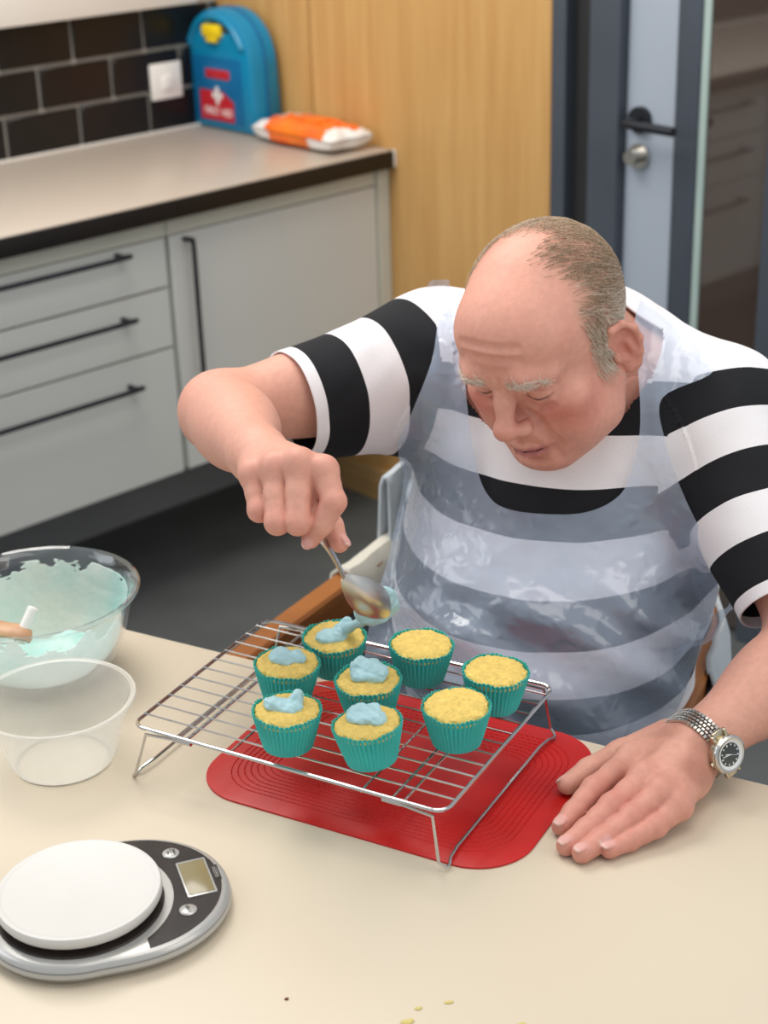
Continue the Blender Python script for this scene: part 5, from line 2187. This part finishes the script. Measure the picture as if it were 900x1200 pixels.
WATCH_A = math.radians(76)                 # the case has slipped to the outer side
rows = []
NL = 44
for k in range(NL):
    a = WATCH_A + math.radians(29) + (2 * PI - math.radians(58)) * k / (NL - 1)
    r, dv_ = wrist_r(a)
    rows.append((a, WC + dv_ * (r + .0020), dv_))
bl = MB()
for k in range(NL - 1):
    a, p, dv_ = rows[k]
    p2 = rows[k + 1][1]
    tdir = p2 - p
    Lk = np.linalg.norm(tdir)
    tdir /= Lk
    nd_ = np.cross(tdir, wa)
    if nd_ @ dv_ < 0:
        nd_ = -nd_
    for c in range(5):
        wdt = (.0046, .0030, .0036, .0030, .0046)[c]
        offc = (-.0081, -.0040, 0, .0040, .0081)[c]
        sh = 0 if c % 2 == 0 else .5
        ctr = p + tdir * Lk * (.5 + sh) + wa * offc - WO
        hx, hy_, hz = wdt / 2 * .93, Lk * .44, .0013
        vs_ = []
        for sz in (-1, 1):
            for sxx, syy in ((-1, -1), (1, -1), (1, 1), (-1, 1)):
                kf = .78 if sz > 0 else 1.0
                vs_.append(ctr + wa * sxx * hx * kf + tdir * syy * hy_ * (kf if sz > 0 else 1) + nd_ * sz * hz)
        bl.add(vs_, [(3, 2, 1, 0), (4, 5, 6, 7), (0, 1, 5, 4), (1, 2, 6, 5), (2, 3, 7, 6), (3, 0, 4, 7)])
o = part('bracelet', bl, M['steel'], wt_, smooth=False, label='steel link bracelet')
o['kind'] = 'stuff'
r, dv_ = wrist_r(WATCH_A)
cz = dv_
cx = wa
cy = np.cross(cz, cx)
CM_ = Matrix.Translation(Vector(WC + dv_ * (r + .0012) - WO)) @ Matrix([[cx[i], cy[i], cz[i], 0] for i in range(3)] + [[0, 0, 0, 1]])


def wpart(name, mb, m_, label=None, smooth=True):
    o = part(name, mb, m_, wt_, smooth=smooth, label=label)
    o.matrix_local = CM_
    return o


wpart('case', MB().lathe([(0, 0), (.0165, 0), (.0192, .002), (.0195, .0075), (.0180, .0092), (.0, .0092)], 64)
      .box((-.0095, .012, .001), (-.0060, .0245, .006), .001).box((.0060, .012, .001), (.0095, .0245, .006), .001)
      .box((-.0095, -.0245, .001), (-.0060, -.012, .006), .001).box((.0060, -.0245, .001), (.0095, -.012, .006), .001)
      .box((-.0062, .016, .0), (.0062, .026, .0042), .001).box((-.0062, -.026, .0), (.0062, -.016, .0042), .001), M['gold'])
wpart('bezel', MB().lathe([(.0150, .0088), (.0192, .0084), (.0190, .0102), (.0168, .0116), (.0150, .0112), (.0150, .0088)], 72, caps=False, fn=lambda r, z, a, i: (r + (.00025 * math.cos(60 * a) if r > .0185 else 0), z)), M['steel'], label='fluted steel bezel')
wpart('chapter_ring', MB().lathe([(.0118, .0098), (.0151, .0112), (.0151, .0095), (.0118, .0094), (.0118, .0098)], 64, caps=False), M['white_plastic'], label='white inner ring')
wpart('dial', MB().lathe([(0, .0096), (.0119, .0096), (.0119, .0099), (0, .0099)], 48), M['dial'], label='dark dial')
mk = MB()
for k in range(12):
    a = k * PI / 6
    l_ = .0016 if k % 3 else .0022
    c_, s_ = math.cos(a), math.sin(a)
    p0 = [(.0100 - l_ * .5, -.0006), (.0100 + l_ * .5, -.0006), (.0100 + l_ * .5, .0006), (.0100 - l_ * .5, .0006)]
    vs_ = [(x * c_ - y * s_, x * s_ + y * c_, z) for z in (.0098, .0103) for x, y in p0]
    mk.add(vs_, [(4, 5, 6, 7), (0, 1, 5, 4), (1, 2, 6, 5), (2, 3, 7, 6), (3, 0, 4, 7)])
wpart('hour_markers', mk, M['white'], smooth=False)
for nm_, a, l_, w_ in (('hour_hand', 2.6, .0060, .0007), ('minute_hand', 2.9, .0092, .0005), ('second_hand', -.6, .0100, .0002)):
    c_, s_ = math.cos(a), math.sin(a)
    p0 = [(-.001, -w_), (l_, -w_ * .6), (l_, w_ * .6), (-.001, w_)]
    vs_ = [(x * c_ - y * s_, x * s_ + y * c_, z) for z in (.0102, .0106) for x, y in p0]
    wpart(nm_, MB().add(vs_, [(4, 5, 6, 7), (0, 1, 5, 4), (1, 2, 6, 5), (2, 3, 7, 6), (3, 0, 4, 7)]), M['white'], smooth=False)
wpart('crystal', MB().lathe([(0, .0118), (.0146, .0113), (.0146, .0108), (0, .0112)], 48), M['lens'])
wpart('crown', MB().lathe([(0, 0), (.0022, 0), (.0022, .003), (0, .0032)], 16), M['gold']).matrix_local = CM_ @ Matrix.Translation((-.0188, 0, .0055)) @ Matrix.Rotation(-PI / 2, 4, 'Y')

# ------------------------------------------------------------------ tub chair behind him, with a jacket hung over it
CHZ = .665
ch = thing('tub_chair', 'tub chair with brown bentwood arm rail, behind the table', 'chair', loc=(.13, 1.86, 0))
CO = Vector(ch.location)
rail = smooth_path([(-.262, 1.655, CHZ), (-.200, 1.760, CHZ + .002), (-.128, 1.872, CHZ + .005), (-.040, 1.990, CHZ + .015), (.075, 2.090, CHZ + .05), (.215, 2.125, CHZ + .07),
                    (.345, 2.075, CHZ + .05), (.415, 1.955, CHZ + .018), (.408, 1.840, CHZ + .005), (.370, 1.715, CHZ), (.320, 1.600, CHZ), (.293, 1.540, CHZ)], 6)
rv, rf = [], []
for i, p in enumerate(rail):
    a = rail[max(i - 1, 0)]
    b = rail[min(i + 1, len(rail) - 1)]
    t_ = (b - a).normalized()
    out = Vector((t_.y, -t_.x, 0)).normalized() * -1
    for ox, oz in ((-.016, -.048), (.014, -.046), (.018, -.004), (.014, .0), (-.014, .0), (-.018, -.004)):
        rv.append(p + out * ox + Vector((0, 0, oz)) - CO)
n = len(rail)
for i in range(n - 1):
    for k in range(6):
        k2 = (k + 1) % 6
        rf.append((i * 6 + k, i * 6 + k2, (i + 1) * 6 + k2, (i + 1) * 6 + k))
rf += [tuple(range(6))[::-1], tuple((n - 1) * 6 + k for k in range(6))]
part('arm_rail', MB().add(rv, rf), M['chair_wood'], ch)
pad = [(Vector(p) - CO) for p in rail[8:-8]]
pv, pf = [], []
for i, p in enumerate(pad):
    c_ = Vector((.13, 1.80, 0)) - CO
    inn = (c_ - Vector((p.x, p.y, 0))).normalized()
    for ox, oz in ((.004, -.05), (.030, -.06), (.036, -.16), (.030, -.24), (.0, -.24)):
        pv.append(p + inn * ox + Vector((0, 0, oz)))
n = len(pad)
for i in range(n - 1):
    for k in range(5):
        k2 = (k + 1) % 5
        pf.append((i * 5 + k, (i + 1) * 5 + k, (i + 1) * 5 + k2, i * 5 + k2))
pf += [tuple(range(5)), tuple((n - 1) * 5 + k for k in range(5))[::-1]]
part('backrest', MB().add(pv, pf), M['seat'], ch)
sa = math.atan2(bf[1], bf[0]) + PI / 2
part('seat', MB().box((-.235, -.25, .375), (.235, .24, .444), .03, 4), M['seat'], ch, rot=(0, 0, sa))
for sx_, sy_ in ((-.21, -.21), (.21, -.21), (-.19, .2), (.19, .2)):
    c_, s_ = math.cos(sa), math.sin(sa)
    q0 = Vector((sx_ * c_ - sy_ * s_, sx_ * s_ + sy_ * c_, 0))
    part('leg', MB().tube([q0 * 1.04, q0 + Vector((0, 0, .40))], [.013, .019], 12), M['chair_wood'], ch)
# rail posts rising from the seat frame
for k in (12, len(rail) // 2, len(rail) - 14):
    p = rail[k] - CO
    part('post', MB().tube([Vector((p.x * .93, p.y * .93, .40)), p - Vector((0, 0, .044))], .012, 10), M['chair_wood'], ch)

jk = thing('jacket', 'cream zipped jacket hung over the back of the tub chair', 'jacket', loc=(.2, 2.0, 0))
JO = np.array(jk.location)


def drape_sheet(path, prof, wob, seed, nsub=6):
    """cloth hanging over a rail: path in plan, prof = (outward, z) section"""
    pth = smooth_path(path, nsub)
    V, F = [], []
    m = len(prof)
    for i, p in enumerate(pth):
        a, b = pth[max(i - 1, 0)], pth[min(i + 1, len(pth) - 1)]
        t_ = (b - a).normalized()
        out = np.array((-t_.y, t_.x, 0.0))
        for j, (ox, oz) in enumerate(prof):
            f = abs(oz - .05) / .3
            w = wob * f * (math.sin(i * .55 + seed) + .6 * math.sin(i * 1.13 + j * .25 + seed * 2))
            V.append(np.array(p) + out * (ox + w) + up * oz - JO)
    for i in range(len(pth) - 1):
        for j in range(m - 1):
            F.append((i * m + j, (i + 1) * m + j, (i + 1) * m + j + 1, i * m + j + 1))
    return MB().add(V, F)


def sec(inner, outer, top):
    P = []
    for z in np.linspace(inner, top - .02, 8):
        P.append((-.022, z))
    P += [(-.018, top - .006), (-.008, top + .006), (.006, top + .006), (.018, top - .004)]
    for k, z in enumerate(np.linspace(top - .03, outer, 12)):
        P.append((.024 + .004 * k, z))
    return P


for nm_, path, s_, mt_, wb, sd_ in (
        ('back_panel', [(.005, 2.030, CHZ + .03), (.075, 2.095, CHZ + .05), (.215, 2.130, CHZ + .07), (.345, 2.080, CHZ + .05), (.425, 1.960, CHZ + .02)], 'flat', 'jacket_grey', .010, 1.0),
        ('left_front', [(-.058, 1.972, CHZ + .01), (-.030, 2.005, CHZ + .016), (.010, 2.04, CHZ + .03), (.075, 2.09, CHZ + .05)], sec(-.055, -.14, .004), 'jacket', .010, 2.2),
        ('right_front', [(.415, 1.955, CHZ + .018), (.408, 1.840, CHZ + .005), (.385, 1.765, CHZ), (.365, 1.70, CHZ)], [(.015, .003), (.020, .003)] + [(.026 + .002 * k, z) for k, z in enumerate(np.linspace(-.02, -.45, 12))], 'jacket_grey', .012, 3.1),
        ('sleeve', [(.062, 2.055, CHZ + .19), (.080, 2.04, CHZ + .12), (.072, 2.01, CHZ + .02), (.050, 1.985, CHZ - .06)], None, 'jacket_grey', 0, 0)):
    if s_ == 'flat':
        s_ = [(-.004, z) for z in np.linspace(-.16, .09, 9)] + [(.000, .098), (.006, .098)] + [(.012 + .003 * k, z) for k, z in enumerate(np.linspace(.085, -.42, 14))]
    if s_ is None:
        mb = MB().tube([Vector(p) - Vector(JO) for p in smooth_path(path, 6)], [.050 + .007 * math.sin(i * 1.1) for i in range(19)], 18, flat=(.8, 1.0))
        part(nm_, mb, M[mt_], jk)
    else:
        o = part(nm_, drape_sheet(path, s_, wb, sd_), M[mt_], jk)
        md = o.modifiers.new('thickness', 'SOLIDIFY')
        md.thickness = .006
        md.offset = 0
